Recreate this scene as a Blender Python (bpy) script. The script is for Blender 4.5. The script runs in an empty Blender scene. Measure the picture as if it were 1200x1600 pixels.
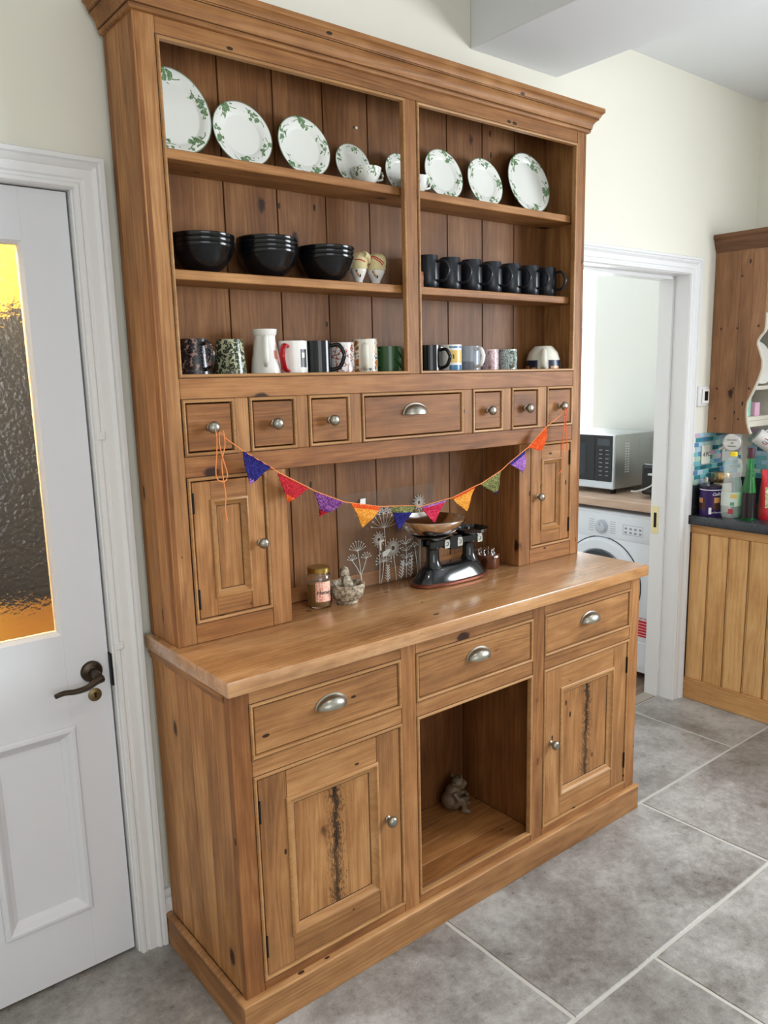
import bpy, bmesh, math, random
from mathutils import Vector, Matrix
random.seed(11)
SC = bpy.context.scene
COL = SC.collection
PI = math.pi

# ---------------------------------------------------------------- camera
cam_d = bpy.data.cameras.new('camera')
cam = bpy.data.objects.new('camera', cam_d)
COL.objects.link(cam)
RX = Vector((0.77299588, -0.63408368, -0.0203776))
UP = Vector((0.1320334, 0.12937545, 0.98276608))
FW = Vector((0.62051958, 0.76236466, -0.18372691))
mw = Matrix.Identity(4)
for i in range(3):
    mw[i][0], mw[i][1], mw[i][2] = RX[i], UP[i], -FW[i]
mw[0][3], mw[1][3], mw[2][3] = -0.7460502, -1.9603201, 1.5435046
cam.matrix_world = mw
cam_d.sensor_fit = 'VERTICAL'
cam_d.sensor_height = 36.0
cam_d.lens = 1246.859 / 1600.0 * 36.0
cam_d.shift_x = -24.628 / 1600.0
cam_d.shift_y = 20.672 / 1600.0
cam_d.clip_start = 0.02
SC.camera = cam

# ---------------------------------------------------------------- world, lights, exposure
world = bpy.data.worlds.new('overcast_sky')
SC.world = world
world.use_nodes = True
bgn = world.node_tree.nodes['Background']
bgn.inputs[0].default_value = (0.86, 0.93, 1.0, 1)
bgn.inputs[1].default_value = 3.0

def area_light(name, loc, target, sx, sy, power, col):
    d = bpy.data.lights.new(name, 'AREA')
    d.shape = 'RECTANGLE'; d.size = sx; d.size_y = sy
    d.energy = power; d.color = col
    o = bpy.data.objects.new(name, d); COL.objects.link(o)
    o.location = loc
    o.rotation_euler = (Vector(target) - Vector(loc)).to_track_quat('-Z', 'Y').to_euler()
    return o
# daylight standing in each of the windows the rooms have
area_light('daylight_front_window', (-0.75, -4.28, 1.6), (-0.55, 0, 1.35), 2.2, 1.4, 30, (0.94, 0.97, 1.0))
area_light('daylight_right_window', (3.12, -2.25, 1.7), (0, -2.1, 0.9), 1.4, 1.0, 150, (0.86, 0.93, 1.0))
area_light('daylight_utility_window', (3.30, 1.38, 1.7), (1.6, 1.3, 1.55), 0.64, 1.2, 72, (0.92, 0.97, 1.0))

vs = SC.view_settings
vs.view_transform = 'Standard'
vs.look = 'None'
vs.exposure = -0.40
vs.gamma = 1.0
vs.use_curve_mapping = False

# ---------------------------------------------------------------- helpers
def C(r, g, b):
    def f(c):
        c /= 255.0
        return c / 12.92 if c <= 0.04045 else ((c + 0.055) / 1.055) ** 2.4
    return (f(r), f(g), f(b), 1.0)

ORG = {}
def worg(o):
    return ORG.get(o.name, Vector((0, 0, 0))) if o is not None else Vector((0, 0, 0))

def link(o, parent, org):
    COL.objects.link(o)
    if parent is not None:
        o.parent = parent
        o.location = Vector(org) - worg(parent)
    else:
        o.location = Vector(org)
    ORG[o.name] = Vector(org)

def tag(o, label=None, cat=None, group=None, kind=None):
    if label: o['label'] = label
    if cat: o['category'] = cat
    if group: o['group'] = group
    if kind: o['kind'] = kind
    return o

def thing(name, label, cat, loc, group=None):
    o = bpy.data.objects.new(name, None)
    o.empty_display_size = 0.05
    link(o, None, loc)
    return tag(o, label, cat, group)

def struct(o):
    o['kind'] = 'structure'
    return o

class MB:
    def __init__(s):
        s.v = []; s.f = []; s.m = []
    def add(s, vs, fs, m=0):
        b = len(s.v)
        s.v += [tuple(p) for p in vs]
        for f in fs:
            s.f.append([i + b for i in f]); s.m.append(m)
        return s
    def box(s, x0, x1, y0, y1, z0, z1, m=0):
        vs = [(x0, y0, z0), (x1, y0, z0), (x1, y1, z0), (x0, y1, z0), (x0, y0, z1), (x1, y0, z1), (x1, y1, z1), (x0, y1, z1)]
        return s.add(vs, [(0, 3, 2, 1), (4, 5, 6, 7), (0, 1, 5, 4), (1, 2, 6, 5), (2, 3, 7, 6), (3, 0, 4, 7)], m)
    def rings(s, rings, m=0, cap=True, closed=False):
        n = len(rings[0]); vs = []; fs = []
        for r in rings: vs += r
        R = len(rings)
        for i in range(R if closed else R - 1):
            a = i * n; b = ((i + 1) % R) * n
            for j in range(n):
                k = (j + 1) % n
                fs.append((a + j, a + k, b + k, b + j))
        if cap and not closed:
            fs.append(tuple(range(n - 1, -1, -1))); fs.append(tuple((R - 1) * n + j for j in range(n)))
        return s.add(vs, fs, m)
    def lathe(s, prof, c=(0, 0, 0), n=28, m=0, axis='z', sx=1, sy=1):
        rs = []
        for r, h in prof:
            ring = []
            for j in range(n):
                a = 2 * PI * j / n
                x, y = r * math.cos(a) * sx, r * math.sin(a) * sy
                if axis == 'z': p = (c[0] + x, c[1] + y, c[2] + h)
                elif axis == '-y': p = (c[0] + x, c[1] - h, c[2] + y)
                else: p = (c[0] - h, c[1] + x, c[2] + y)      # '-x'
                ring.append(p)
            rs.append(ring)
        return s.rings(rs, m)
    def tube(s, path, r, n=8, m=0, flat=1.0, closed=False, up=(0, 0, 1)):
        P = [Vector(p) for p in path]; rs = []; L = len(P)
        for i, p in enumerate(P):
            if closed: t = P[(i + 1) % L] - P[i - 1]
            else: t = P[min(i + 1, L - 1)] - P[max(i - 1, 0)]
            t.normalize()
            u = Vector(up)
            if abs(u.dot(t)) > 0.95: u = Vector((1, 0, 0)) if abs(t.x) < 0.9 else Vector((0, 1, 0))
            a = t.cross(u).normalized(); b = a.cross(t).normalized()
            rr = r[i] if isinstance(r, (list, tuple)) else r
            rs.append([tuple(p + a * (rr * math.cos(2 * PI * j / n)) + b * (rr * flat * math.sin(2 * PI * j / n))) for j in range(n)])
        return s.rings(rs, m, cap=True, closed=closed)
    def prism(s, poly, fn, d0, d1, m=0):
        n = len(poly)
        vs = [fn(p[0], p[1], d0) for p in poly] + [fn(p[0], p[1], d1) for p in poly]
        fs = [tuple(range(n)), tuple(range(2 * n - 1, n - 1, -1))]
        for j in range(n):
            k = (j + 1) % n
            fs.append((j, n + j, n + k, k))
        return s.add(vs, fs, m)
    def corners(s, corner, prof, nc, closed=True, m=0):
        """sweep a closed profile through nc mitred corners; corner(i, d, h) gives the point"""
        rs = [[corner(i, d, h) for d, h in prof] for i in range(nc)]
        return s.rings(rs, m, cap=True, closed=closed)
    def rframe(s, x0, x1, z0, z1, y, prof, m=0):
        def cn(i, d, h):
            return [(x0 + d, y - h, z0 + d), (x1 - d, y - h, z0 + d), (x1 - d, y - h, z1 - d), (x0 + d, y - h, z1 - d)][i]
        return s.corners(cn, prof, 4, True, m)
    def sphere(s, c, r, n=12, m=0, sx=1, sy=1, sz=1):
        k = n // 2
        prof = [(max(1e-4, r * math.sin(PI * i / k)), -r * math.cos(PI * i / k) * sz) for i in range(k + 1)]
        return s.lathe(prof, c, n, m, 'z', sx, sy)
    def mesh(s, name, mats, org=(0, 0, 0), bevel=0, seg=1, smooth=35):
        me = bpy.data.meshes.new(name)
        o = Vector(org)
        me.from_pydata([tuple(Vector(p) - o) for p in s.v], [], s.f)
        me.polygons.foreach_set('material_index', s.m)
        if not isinstance(mats, (list, tuple)): mats = [mats]
        for mt in mats: me.materials.append(mt)
        bm = bmesh.new(); bm.from_mesh(me)
        bmesh.ops.recalc_face_normals(bm, faces=bm.faces)
        if bevel:
            bmesh.ops.bevel(bm, geom=list(bm.edges), offset=bevel, segments=seg, affect='EDGES', profile=0.5)
        bm.to_mesh(me); bm.free()
        if smooth:
            me.polygons.foreach_set('use_smooth', [True] * len(me.polygons))
            me.set_sharp_from_angle(angle=math.radians(smooth))
        return me
    def build(s, name, mats, parent=None, org=None, bevel=0, seg=1, smooth=35, color=None):
        if org is None: org = worg(parent)
        me = s.mesh(name, mats, org, bevel, seg, smooth)
        return put(name, me, parent, org, color)

def put(name, me, parent, org, color=None):
    o = bpy.data.objects.new(name, me)
    link(o, parent, org)
    if color: o.color = (color[0], color[1], color[2], 1)
    return o

def copy_part(src, parent, org, color=None):
    o = src.copy()
    link(o, parent, org)
    if color: o.color = (color[0], color[1], color[2], 1)
    return o

def box(name, mat, b, parent=None, bevel=0.0015, color=None, seg=1, org=None):
    return MB().box(*b).build(name, mat, parent, org=org, bevel=bevel, seg=seg, color=color)

def arc(cx, cy, r, a0, a1, n):
    return [(cx + r * math.cos(math.radians(a0 + (a1 - a0) * i / n)), cy + r * math.sin(math.radians(a0 + (a1 - a0) * i / n))) for i in range(n + 1)]

def smoothpath(pts, k=6):
    P = [Vector(p) for p in pts]; out = []
    for i in range(len(P) - 1):
        p0 = P[max(i - 1, 0)]; p1 = P[i]; p2 = P[i + 1]; p3 = P[min(i + 2, len(P) - 1)]
        for j in range(k):
            t = j / k
            out.append(0.5 * ((2 * p1) + (p2 - p0) * t + (2 * p0 - 5 * p1 + 4 * p2 - p3) * t * t + (3 * p1 - p0 - 3 * p2 + p3) * t ** 3))
    out.append(P[-1])
    return out

def text_mesh(txt, size, mat, extrude=0.0003, align='CENTER', shear=0.0):
    cu = bpy.data.curves.new('lettering', 'FONT')
    cu.body = txt; cu.size = size; cu.extrude = extrude; cu.align_x = align; cu.align_y = 'CENTER'; cu.shear = shear
    cu.resolution_u = 2
    t = bpy.data.objects.new('lettering', cu); COL.objects.link(t)
    dg = bpy.context.evaluated_depsgraph_get()
    me = bpy.data.meshes.new_from_object(t.evaluated_get(dg))
    bpy.data.objects.remove(t); bpy.data.curves.remove(cu)
    me.materials.clear(); me.materials.append(mat)
    return me

def put_text(txt, size, mat, parent, pos, right, up, name='lettering', **kw):
    me = text_mesh(txt, size, mat, **kw)
    r = Vector(right).normalized(); u = Vector(up); u = (u - r * u.dot(r)).normalized(); n = r.cross(u)
    M3 = Matrix((r, u, n)).transposed()
    for v in me.vertices: v.co = M3 @ v.co
    return put(name, me, parent, pos)

# ---------------------------------------------------------------- materials
def newmat(name):
    m = bpy.data.materials.new(name); m.use_nodes = True
    nt = m.node_tree
    return m, nt, nt.nodes['Principled BSDF']

def node(nt, t, **kw):
    n = nt.nodes.new(t)
    for k, v in kw.items():
        if k.startswith('i_'): n.inputs[int(k[2:])].default_value = v
        else: setattr(n, k, v)
    return n

def mth(nt, op, a, b=None, clamp=False):
    n = nt.nodes.new('ShaderNodeMath'); n.operation = op; n.use_clamp = clamp
    for i, v in enumerate((a, b)):
        if v is None: continue
        if isinstance(v, (int, float)): n.inputs[i].default_value = v
        else: nt.links.new(v, n.inputs[i])
    return n.outputs[0]

def vmul(nt, v, s):
    n = nt.nodes.new('ShaderNodeVectorMath'); n.operation = 'MULTIPLY'
    nt.links.new(v, n.inputs[0]); n.inputs[1].default_value = s
    return n.outputs[0]

def vadd(nt, a, b):
    n = nt.nodes.new('ShaderNodeVectorMath'); n.operation = 'ADD'
    nt.links.new(a, n.inputs[0]); nt.links.new(b, n.inputs[1])
    return n.outputs[0]

def noise(nt, v, scale, detail=2.0, rough=0.5, out='Fac'):
    n = nt.nodes.new('ShaderNodeTexNoise')
    nt.links.new(v, n.inputs['Vector'])
    n.inputs['Scale'].default_value = scale; n.inputs['Detail'].default_value = detail; n.inputs['Roughness'].default_value = rough
    return n.outputs[out]

def voro(nt, v, scale, rnd=1.0):
    n = nt.nodes.new('ShaderNodeTexVoronoi')
    nt.links.new(v, n.inputs['Vector'])
    n.inputs['Scale'].default_value = scale; n.inputs['Randomness'].default_value = rnd
    return n.outputs['Distance'], n.outputs['Color']

def ramp(nt, f, stops, interp='LINEAR'):
    n = nt.nodes.new('ShaderNodeValToRGB')
    n.color_ramp.interpolation = interp
    e = n.color_ramp.elements
    while len(e) < len(stops): e.new(0.5)
    for i, (p, c) in enumerate(stops):
        e[i].position = p; e[i].color = c if len(c) == 4 else (c[0], c[1], c[2], 1)
    nt.links.new(f, n.inputs[0])
    return n.outputs[0]

def mix(nt, f, a, b, mode='MIX'):
    n = nt.nodes.new('ShaderNodeMix'); n.data_type = 'RGBA'; n.blend_type = mode
    for s, v in ((n.inputs[0], f), (n.inputs[6], a), (n.inputs[7], b)):
        if isinstance(v, (int, float)): s.default_value = v
        elif isinstance(v, tuple): s.default_value = v
        else: nt.links.new(v, s)
    return n.outputs[2]

def bump(nt, bs, h, strength, dist=0.002):
    b = nt.nodes.new('ShaderNodeBump')
    b.inputs['Strength'].default_value = strength; b.inputs['Distance'].default_value = dist
    nt.links.new(h, b.inputs['Height']); nt.links.new(b.outputs[0], bs.inputs['Normal'])

def sep(nt, v):
    n = nt.nodes.new('ShaderNodeSeparateXYZ'); nt.links.new(v, n.inputs[0])
    return n.outputs[0], n.outputs[1], n.outputs[2]

def plain(name, col, rough=0.5, metal=0.0, spec=0.5, coat=0.0, trans=0.0, ior=1.45, bmp=0.0, bscale=200, alpha=1.0):
    m, nt, bs = newmat(name)
    bs.inputs['Base Color'].default_value = col
    bs.inputs['Roughness'].default_value = rough
    bs.inputs['Metallic'].default_value = metal
    bs.inputs['Specular IOR Level'].default_value = spec
    bs.inputs['Coat Weight'].default_value = coat
    bs.inputs['Transmission Weight'].default_value = trans
    bs.inputs['IOR'].default_value = ior
    bs.inputs['Alpha'].default_value = alpha
    if bmp:
        tc = node(nt, 'ShaderNodeTexCoord')
        bump(nt, bs, noise(nt, tc.outputs['Object'], bscale, 3.0), bmp)
    return m

def wood(name, axis, rough=0.5, lo=(102, 68, 42), mid=(152, 109, 69), hi=(192, 149, 103), stain=False, knots=1.0, worn=False, objcol=True):
    m, nt, bs = newmat(name)
    tc = node(nt, 'ShaderNodeTexCoord'); oi = node(nt, 'ShaderNodeObjectInfo')
    cb = node(nt, 'ShaderNodeCombineXYZ')
    for i, k in enumerate((31.0, 17.3, 53.1)):
        nt.links.new(mth(nt, 'MULTIPLY', oi.outputs['Random'], k), cb.inputs[i])
    p = vadd(nt, tc.outputs['Object'], cb.outputs[0])
    def st(g, a=1.0):
        s = [a, a, a]; s[axis] = g
        return vmul(nt, p, tuple(s))
    q = st(0.07)
    warp = noise(nt, st(0.4), 3.5, 2.0, 0.5, 'Color')
    q2 = vadd(nt, q, vmul(nt, warp, (0.05, 0.05, 0.05)))
    nz = noise(nt, q2, 9.0, 2.0, 0.45)
    ring = mth(nt, 'ADD', mth(nt, 'MULTIPLY', mth(nt, 'SINE', mth(nt, 'MULTIPLY', nz, 95.0)), 0.5), 0.5)
    fine = noise(nt, st(0.025), 330.0, 2.0, 0.6)
    broad = noise(nt, st(0.12), 8.0, 3.0, 0.6)
    cloud = noise(nt, st(0.5), 11.0, 4.0, 0.62)
    f = mth(nt, 'ADD', mth(nt, 'ADD', mth(nt, 'MULTIPLY', broad, 0.42), mth(nt, 'MULTIPLY', cloud, 0.30)), mth(nt, 'ADD', mth(nt, 'MULTIPLY', ring, 0.06), mth(nt, 'MULTIPLY', fine, 0.26)))
    col = ramp(nt, f, [(0.34, C(*lo)), (0.53, C(*mid)), (0.72, C(*hi))])
    # knots with a darker halo
    kd, kc = voro(nt, st(0.55), 7.0)
    gate = mth(nt, 'GREATER_THAN', sep(nt, kc)[0], 1.0 - 0.5 * knots)
    kd2 = mth(nt, 'ADD', kd, mth(nt, 'MULTIPLY', mth(nt, 'SUBTRACT', noise(nt, p, 60.0), 0.5), 0.06))
    halo = mth(nt, 'MULTIPLY', ramp(nt, kd2, [(0.03, (1, 1, 1)), (0.22, (0, 0, 0))]), gate)
    core = mth(nt, 'MULTIPLY', ramp(nt, kd2, [(0.075, (1, 1, 1)), (0.11, (0, 0, 0))]), gate)
    col = mix(nt, mth(nt, 'MULTIPLY', halo, 0.45), col, C(108, 62, 30))
    col = mix(nt, mth(nt, 'MULTIPLY', core, 0.92), col, C(38, 19, 10))
    # nail marks and worm holes
    hd, hc = voro(nt, st(0.45), 26.0)
    hg = mth(nt, 'GREATER_THAN', sep(nt, hc)[1], 0.86)
    hole = mth(nt, 'MULTIPLY', mth(nt, 'LESS_THAN', hd, 0.12), hg)
    col = mix(nt, mth(nt, 'MULTIPLY', hole, 0.92), col, C(26, 13, 8))
    if stain:
        ox, oy, oz = sep(nt, tc.outputs['Object'])
        wob = mth(nt, 'MULTIPLY', mth(nt, 'SUBTRACT', noise(nt, vmul(nt, tc.outputs['Object'], (1, 1, 6.0)), 2.2, 3.0), 0.5), 0.035)
        dx = mth(nt, 'ABSOLUTE', mth(nt, 'ADD', ox, wob))
        core1 = ramp(nt, dx, [(0.0, (1, 1, 1)), (0.010, (0.5, 0.5, 0.5)), (0.05, (0, 0, 0))])
        spk = noise(nt, vmul(nt, tc.outputs['Object'], (1, 1, 0.35)), 240.0, 4.0, 0.8)
        spm = ramp(nt, mth(nt, 'ADD', spk, mth(nt, 'MULTIPLY', core1, 0.30)), [(0.63, (0, 0, 0)), (0.69, (1, 1, 1))])
        area = ramp(nt, mth(nt, 'ADD', dx, mth(nt, 'MULTIPLY', noise(nt, tc.outputs['Object'], 9.0), 0.06)), [(0.02, (1, 1, 1)), (0.10, (0.0, 0.0, 0.0))])
        col = mix(nt, mth(nt, 'MULTIPLY', area, 0.25), col, C(120, 86, 52))
        col = mix(nt, mth(nt, 'MULTIPLY', mth(nt, 'MULTIPLY', spm, mth(nt, 'ADD', area, 0.10)), 0.95, True), col, C(30, 21, 14))
    if worn:
        w = noise(nt, vmul(nt, p, (2.0, 9.0, 9.0)), 2.2, 5.0, 0.65)
        col = mix(nt, mth(nt, 'MULTIPLY', ramp(nt, w, [(0.50, (0, 0, 0)), (0.68, (1, 1, 1))]), 0.55), col, C(206, 168, 126))
        w2 = noise(nt, vmul(nt, p, (5.0, 22.0, 22.0)), 2.6, 4.0, 0.6)
        col = mix(nt, mth(nt, 'MULTIPLY', ramp(nt, w2, [(0.63, (0, 0, 0)), (0.72, (1, 1, 1))]), 0.40), col, C(104, 66, 38))
    if objcol:
        col = mix(nt, 1.0, col, oi.outputs['Color'], 'MULTIPLY')
    nt.links.new(col, bs.inputs['Base Color'])
    bs.inputs['Roughness'].default_value = rough
    bs.inputs['Specular IOR Level'].default_value = 0.24
    bump(nt, bs, mth(nt, 'ADD', mth(nt, 'MULTIPLY', fine, 0.7), mth(nt, 'SUBTRACT', mth(nt, 'MULTIPLY', ring, 0.3), mth(nt, 'MULTIPLY', hole, 2.0))), 0.18, 0.001)
    return m

WX = wood('pine_grain_along_x', 0)
WY = wood('pine_grain_along_y', 1)
WZ = wood('pine_grain_upright', 2)
WSTAIN = wood('pine_panel_with_dark_worm_streak', 2, stain=True)
WTOP = wood('pine_worktop_waxed', 0, rough=0.24, worn=True, lo=(124, 88, 56), mid=(174, 130, 86), hi=(204, 164, 118))
for _n in [WTOP.node_tree.nodes['Principled BSDF']]:
    _n.inputs['Coat Weight'].default_value = 0.8; _n.inputs['Coat Roughness'].default_value = 0.27; _n.inputs['Coat IOR'].default_value = 1.85
WNEWZ = wood('orange_pine_boards', 2, lo=(168, 118, 68), mid=(210, 162, 106), hi=(230, 190, 136))
WNEWY = wood('orange_pine_rail', 1, lo=(156, 108, 64), mid=(198, 148, 94), hi=(218, 172, 118))
BEADX = wood('worn_bead_edge', 0, 0.35, lo=(140, 98, 60), mid=(166, 122, 78), hi=(188, 144, 98), knots=0.0)
GROOVE = plain('dark_wax_in_joint', C(52, 30, 17), 0.8)
PEWTER = plain('aged_pewter', C(150, 146, 136), 0.33, 1.0, bmp=0.15, bscale=120)
BRONZE = plain('dark_bronze', C(70, 60, 50), 0.35, 0.9)
IRON = plain('black_iron', C(28, 24, 22), 0.5, 0.6)
BLACKCER = plain('black_glaze', C(13, 14, 17), 0.17)
BLACKMUG = plain('charcoal_satin_glaze', C(26, 30, 38), 0.30)
WHITEGL = plain('white_glaze', C(232, 230, 224), 0.18)
PAINTW = plain('white_gloss_paint', C(226, 225, 225), 0.35)
DOORW = plain('white_satin_door_paint', C(216, 216, 220), 0.45, bmp=0.04, bscale=40)
CHROME = plain('chrome', C(215, 215, 215), 0.08, 1.0)
BRASS = plain('brass', C(222, 204, 156), 0.3, 1.0)

def wallpaint(name, c):
    m, nt, bs = newmat(name)
    tc = node(nt, 'ShaderNodeTexCoord')
    n1 = noise(nt, tc.outputs['Object'], 1.3, 3.0)
    a = tuple(x * 0.965 for x in c[:3]) + (1,)
    nt.links.new(mix(nt, n1, a, c), bs.inputs['Base Color'])
    bs.inputs['Roughness'].default_value = 0.85
    bs.inputs['Specular IOR Level'].default_value = 0.2
    bump(nt, bs, noise(nt, tc.outputs['Object'], 90.0, 3.0), 0.05, 0.002)
    return m
CREAM = wallpaint('cream_wall_paint', C(229, 225, 211))
CEILP = wallpaint('white_ceiling_paint', C(232, 234, 236))
UTILP = wallpaint('pale_green_white_paint', C(218, 220, 216))
GOLDP = wallpaint('gold_yellow_paint', C(236, 192, 84))

def stone():
    m, nt, bs = newmat('grey_limestone_tile')
    tc = node(nt, 'ShaderNodeTexCoord'); oi = node(nt, 'ShaderNodeObjectInfo')
    cb = node(nt, 'ShaderNodeCombineXYZ')
    for i, k in enumerate((11.0, 23.0, 7.0)): nt.links.new(mth(nt, 'MULTIPLY', oi.outputs['Random'], k), cb.inputs[i])
    p = vadd(nt, tc.outputs['Object'], cb.outputs[0])
    a = noise(nt, p, 3.2, 6.0, 0.62); b = noise(nt, p, 38.0, 5.0, 0.7); c2 = noise(nt, p, 260.0, 2.0)
    f = mth(nt, 'ADD', mth(nt, 'MULTIPLY', a, 0.6), mth(nt, 'ADD', mth(nt, 'MULTIPLY', b, 0.28), mth(nt, 'MULTIPLY', c2, 0.12)))
    col = ramp(nt, f, [(0.38, C(108, 102, 97)), (0.5, C(148, 144, 140)), (0.62, C(182, 180, 177))])
    v1, _ = voro(nt, vadd(nt, p, vmul(nt, noise(nt, p, 5.0, 3.0, 0.6, 'Color'), (0.3, 0.3, 0.3))), 2.3)
    sp = mth(nt, 'GREATER_THAN', noise(nt, p, 130.0, 3.0, 0.7), 0.70)
    col = mix(nt, mth(nt, 'MULTIPLY', sp, 0.35), col, C(190, 186, 180))
    tint = mix(nt, oi.outputs['Random'], C(240, 240, 240), C(255, 255, 255))
    nt.links.new(mix(nt, 1.0, col, tint, 'MULTIPLY'), bs.inputs['Base Color'])
    nt.links.new(ramp(nt, b, [(0.3, (0.26, 0.26, 0.26)), (0.7, (0.48, 0.48, 0.48))]), bs.inputs['Roughness'])
    bump(nt, bs, mth(nt, 'ADD', mth(nt, 'MULTIPLY', a, 1.0), mth(nt, 'MULTIPLY', b, 0.5)), 0.25, 0.004)
    return m
STONE = stone()
GROUT = plain('pale_grout', C(184, 180, 173), 0.9, bmp=0.2, bscale=120)
# ================================================================ the rooms
# ---- floor: limestone slabs on a grout bed
fl = struct(box('floor', GROUT, (-2.2, 3.06, -4.3, 0.088, -0.06, -0.0022), None, 0))
def tile_mesh(w, d):
    b = MB()
    n = 10; rnd = random.Random(int(w * 1000) + int(d * 777))
    outer = []
    for i in range(n): outer.append((-w / 2 + w * i / n, -d / 2))
    for i in range(n): outer.append((w / 2, -d / 2 + d * i / n))
    for i in range(n): outer.append((w / 2 - w * i / n, d / 2))
    for i in range(n): outer.append((-w / 2, d / 2 - d * i / n))
    rag = [(x * (1 - rnd.uniform(0, 0.0025) / w * 1.6), y * (1 - rnd.uniform(0, 0.003) / d * 1.6)) for x, y in outer]
    ins = [(x * (1 - 0.006 / w), y * (1 - 0.006 / d)) for x, y in rag]
    b.rings([[(x, y, -0.012) for x, y in rag], [(x, y, -0.003) for x, y in rag], [(x, y, 0.0) for x, y in ins]])
    return b.mesh('tile', STONE, smooth=30)
T0 = tile_mesh(0.9630, 0.4750)
T1 = tile_mesh(0.9630, 0.5110)
def tiles(y0, y1, xj, me):
    k = xj
    while k > -2.2 - 0.97: k -= 0.97
    while k < 3.06:
        put('tile', me, fl, (k + 0.485, (y0 + y1) / 2, 0))
        k += 0.97
tiles(-0.430, 0.086, 2.26, T1)
yy = -0.430
for i, j in enumerate((0.63, 0.955, 0.31, 0.63, 0.955, 0.31, 0.63, 0.955)):
    tiles(yy - 0.4805, yy, j, T0); yy -= 0.4805

# ---- walls
WB = MB()
for bx in ((-2.2, -0.872, 0, 2.74), (-0.872, -0.086, 1.986, 2.74), (-0.086, 1.67, 0, 2.74), (1.67, 2.515, 1.962, 2.74), (2.515, 3.22, 0, 2.74)):
    WB.box(bx[0], bx[1], 0.02, 0.145, bx[2], bx[3])
wall_back = struct(WB.build('wall_back', CREAM, smooth=0))
struct(box('wall_left', CREAM, (-2.32, -2.2, -4.42, 0.145, 0, 2.74), None, 0))
b = MB()
b.box(-2.32, -1.9, -4.42, -4.3, 0, 2.74).box(0.4, 3.2, -4.42, -4.3, 0, 2.74).box(-1.9, 0.4, -4.42, -4.3, 0, 0.85).box(-1.9, 0.4, -4.42, -4.3, 2.35, 2.74)
struct(b.build('wall_front', CREAM, smooth=0))
b = MB()
b.box(3.06, 3.18, -1.5, 0.02, 0, 2.74).box(3.06, 3.18, -4.3, -3.0, 0, 2.74).box(3.06, 3.18, -3.0, -1.5, 0, 1.15).box(3.06, 3.18, -3.0, -1.5, 2.25, 2.74)
wall_right = struct(b.build('wall_right', CREAM, smooth=0))
b = MB()
b.box(-2.32, 3.2, -4.42, 0.145, 2.74, 2.82)
struct(b.build('ceiling', CEILP, smooth=0))
struct(box('trim_1', CEILP, (1.195, 1.615, -4.3, 0.02, 2.557, 2.74), None, 0.002))      # boxed-in beam
for nm, fr in (('window_1', ((-1.9, 0.4), (0.85, 2.35), 'y', -4.38)), ('window_2', ((-3.0, -1.5), (1.15, 2.25), 'x', 3.15))):
    (a0, a1), (c0, c1), ax, pos = fr
    b = MB()
    def bar(u0, u1, w0, w1):
        if ax == 'y': b.box(u0, u1, pos - 0.025, pos + 0.025, w0, w1)
        else: b.box(pos - 0.025, pos + 0.025, u0, u1, w0, w1)
    bar(a0, a0 + 0.06, c0, c1); bar(a1 - 0.06, a1, c0, c1); bar(a0, a1, c0, c0 + 0.06); bar(a0, a1, c1 - 0.06, c1)
    bar((a0 + a1) / 2 - 0.03, (a0 + a1) / 2 + 0.03, c0, c1)
    struct(b.build(nm, PAINTW))

# ---- skirting beside the left door
SK = [(0, 0), (-0.020, 0), (-0.020, 0.118), (-0.014, 0.124), (-0.012, 0.130), (-0.017, 0.136), (-0.018, 0.146), (-0.010, 0.156), (0, 0.158)]
b = MB(); b.rings([[(x, 0.02 + d, z) for d, z in SK] for x in (-0.03, 1.60)])
struct(b.build('baseboard_back', PAINTW))
b = MB(); b.rings([[(x, 0.02 + d, z) for d, z in SK] for x in (-2.2, -0.95)])
struct(b.build('baseboard_left', PAINTW))

# ---- architraves
ARCH = [(0.0, -0.02), (0.0, 0.010), (0.004, 0.016), (0.012, 0.016), (0.016, 0.012), (0.022, 0.012), (0.026, 0.016), (0.046, 0.016),
        (0.050, 0.020), (0.056, 0.024), (0.062, 0.020), (0.066, 0.026), (0.076, 0.026), (0.078, 0.022), (0.078, -0.02)]
def architrave(name, x0, x1, z1, wscale=1.0):
    b = MB()
    def cn(i, d, h):
        d *= wscale
        return [(x0 - d, 0.02 - h, 0.0), (x0 - d, 0.02 - h, z1 + d), (x1 + d, 0.02 - h, z1 + d), (x1 + d, 0.02 - h, 0.0)][i]
    b.corners(cn, [(d, max(h, 0.0005)) for d, h in ARCH], 4, False)
    return struct(b.build(name, PAINTW, smooth=25))
architrave('trim_2', -0.872, -0.088, 1.981, 0.93)
architrave('trim_3', 1.68, 2.505, 1.950, 0.90)

# door lining of the left door
b = MB()
b.box(-0.886, -0.868, 0.018, 0.145, 0, 1.985).box(-0.092, -0.086, 0.018, 0.145, 0, 1.985).box(-0.868, -0.092, 0.018, 0.145, 1.980, 1.987)
b.box(-0.868, -0.855, 0.080, 0.11, 0, 1.981).box(-0.105, -0.092, 0.080, 0.11, 0, 1.981).box(-0.855, -0.105, 0.080, 0.11, 1.968, 1.981)
struct(b.build('trim_4', PAINTW))
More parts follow.
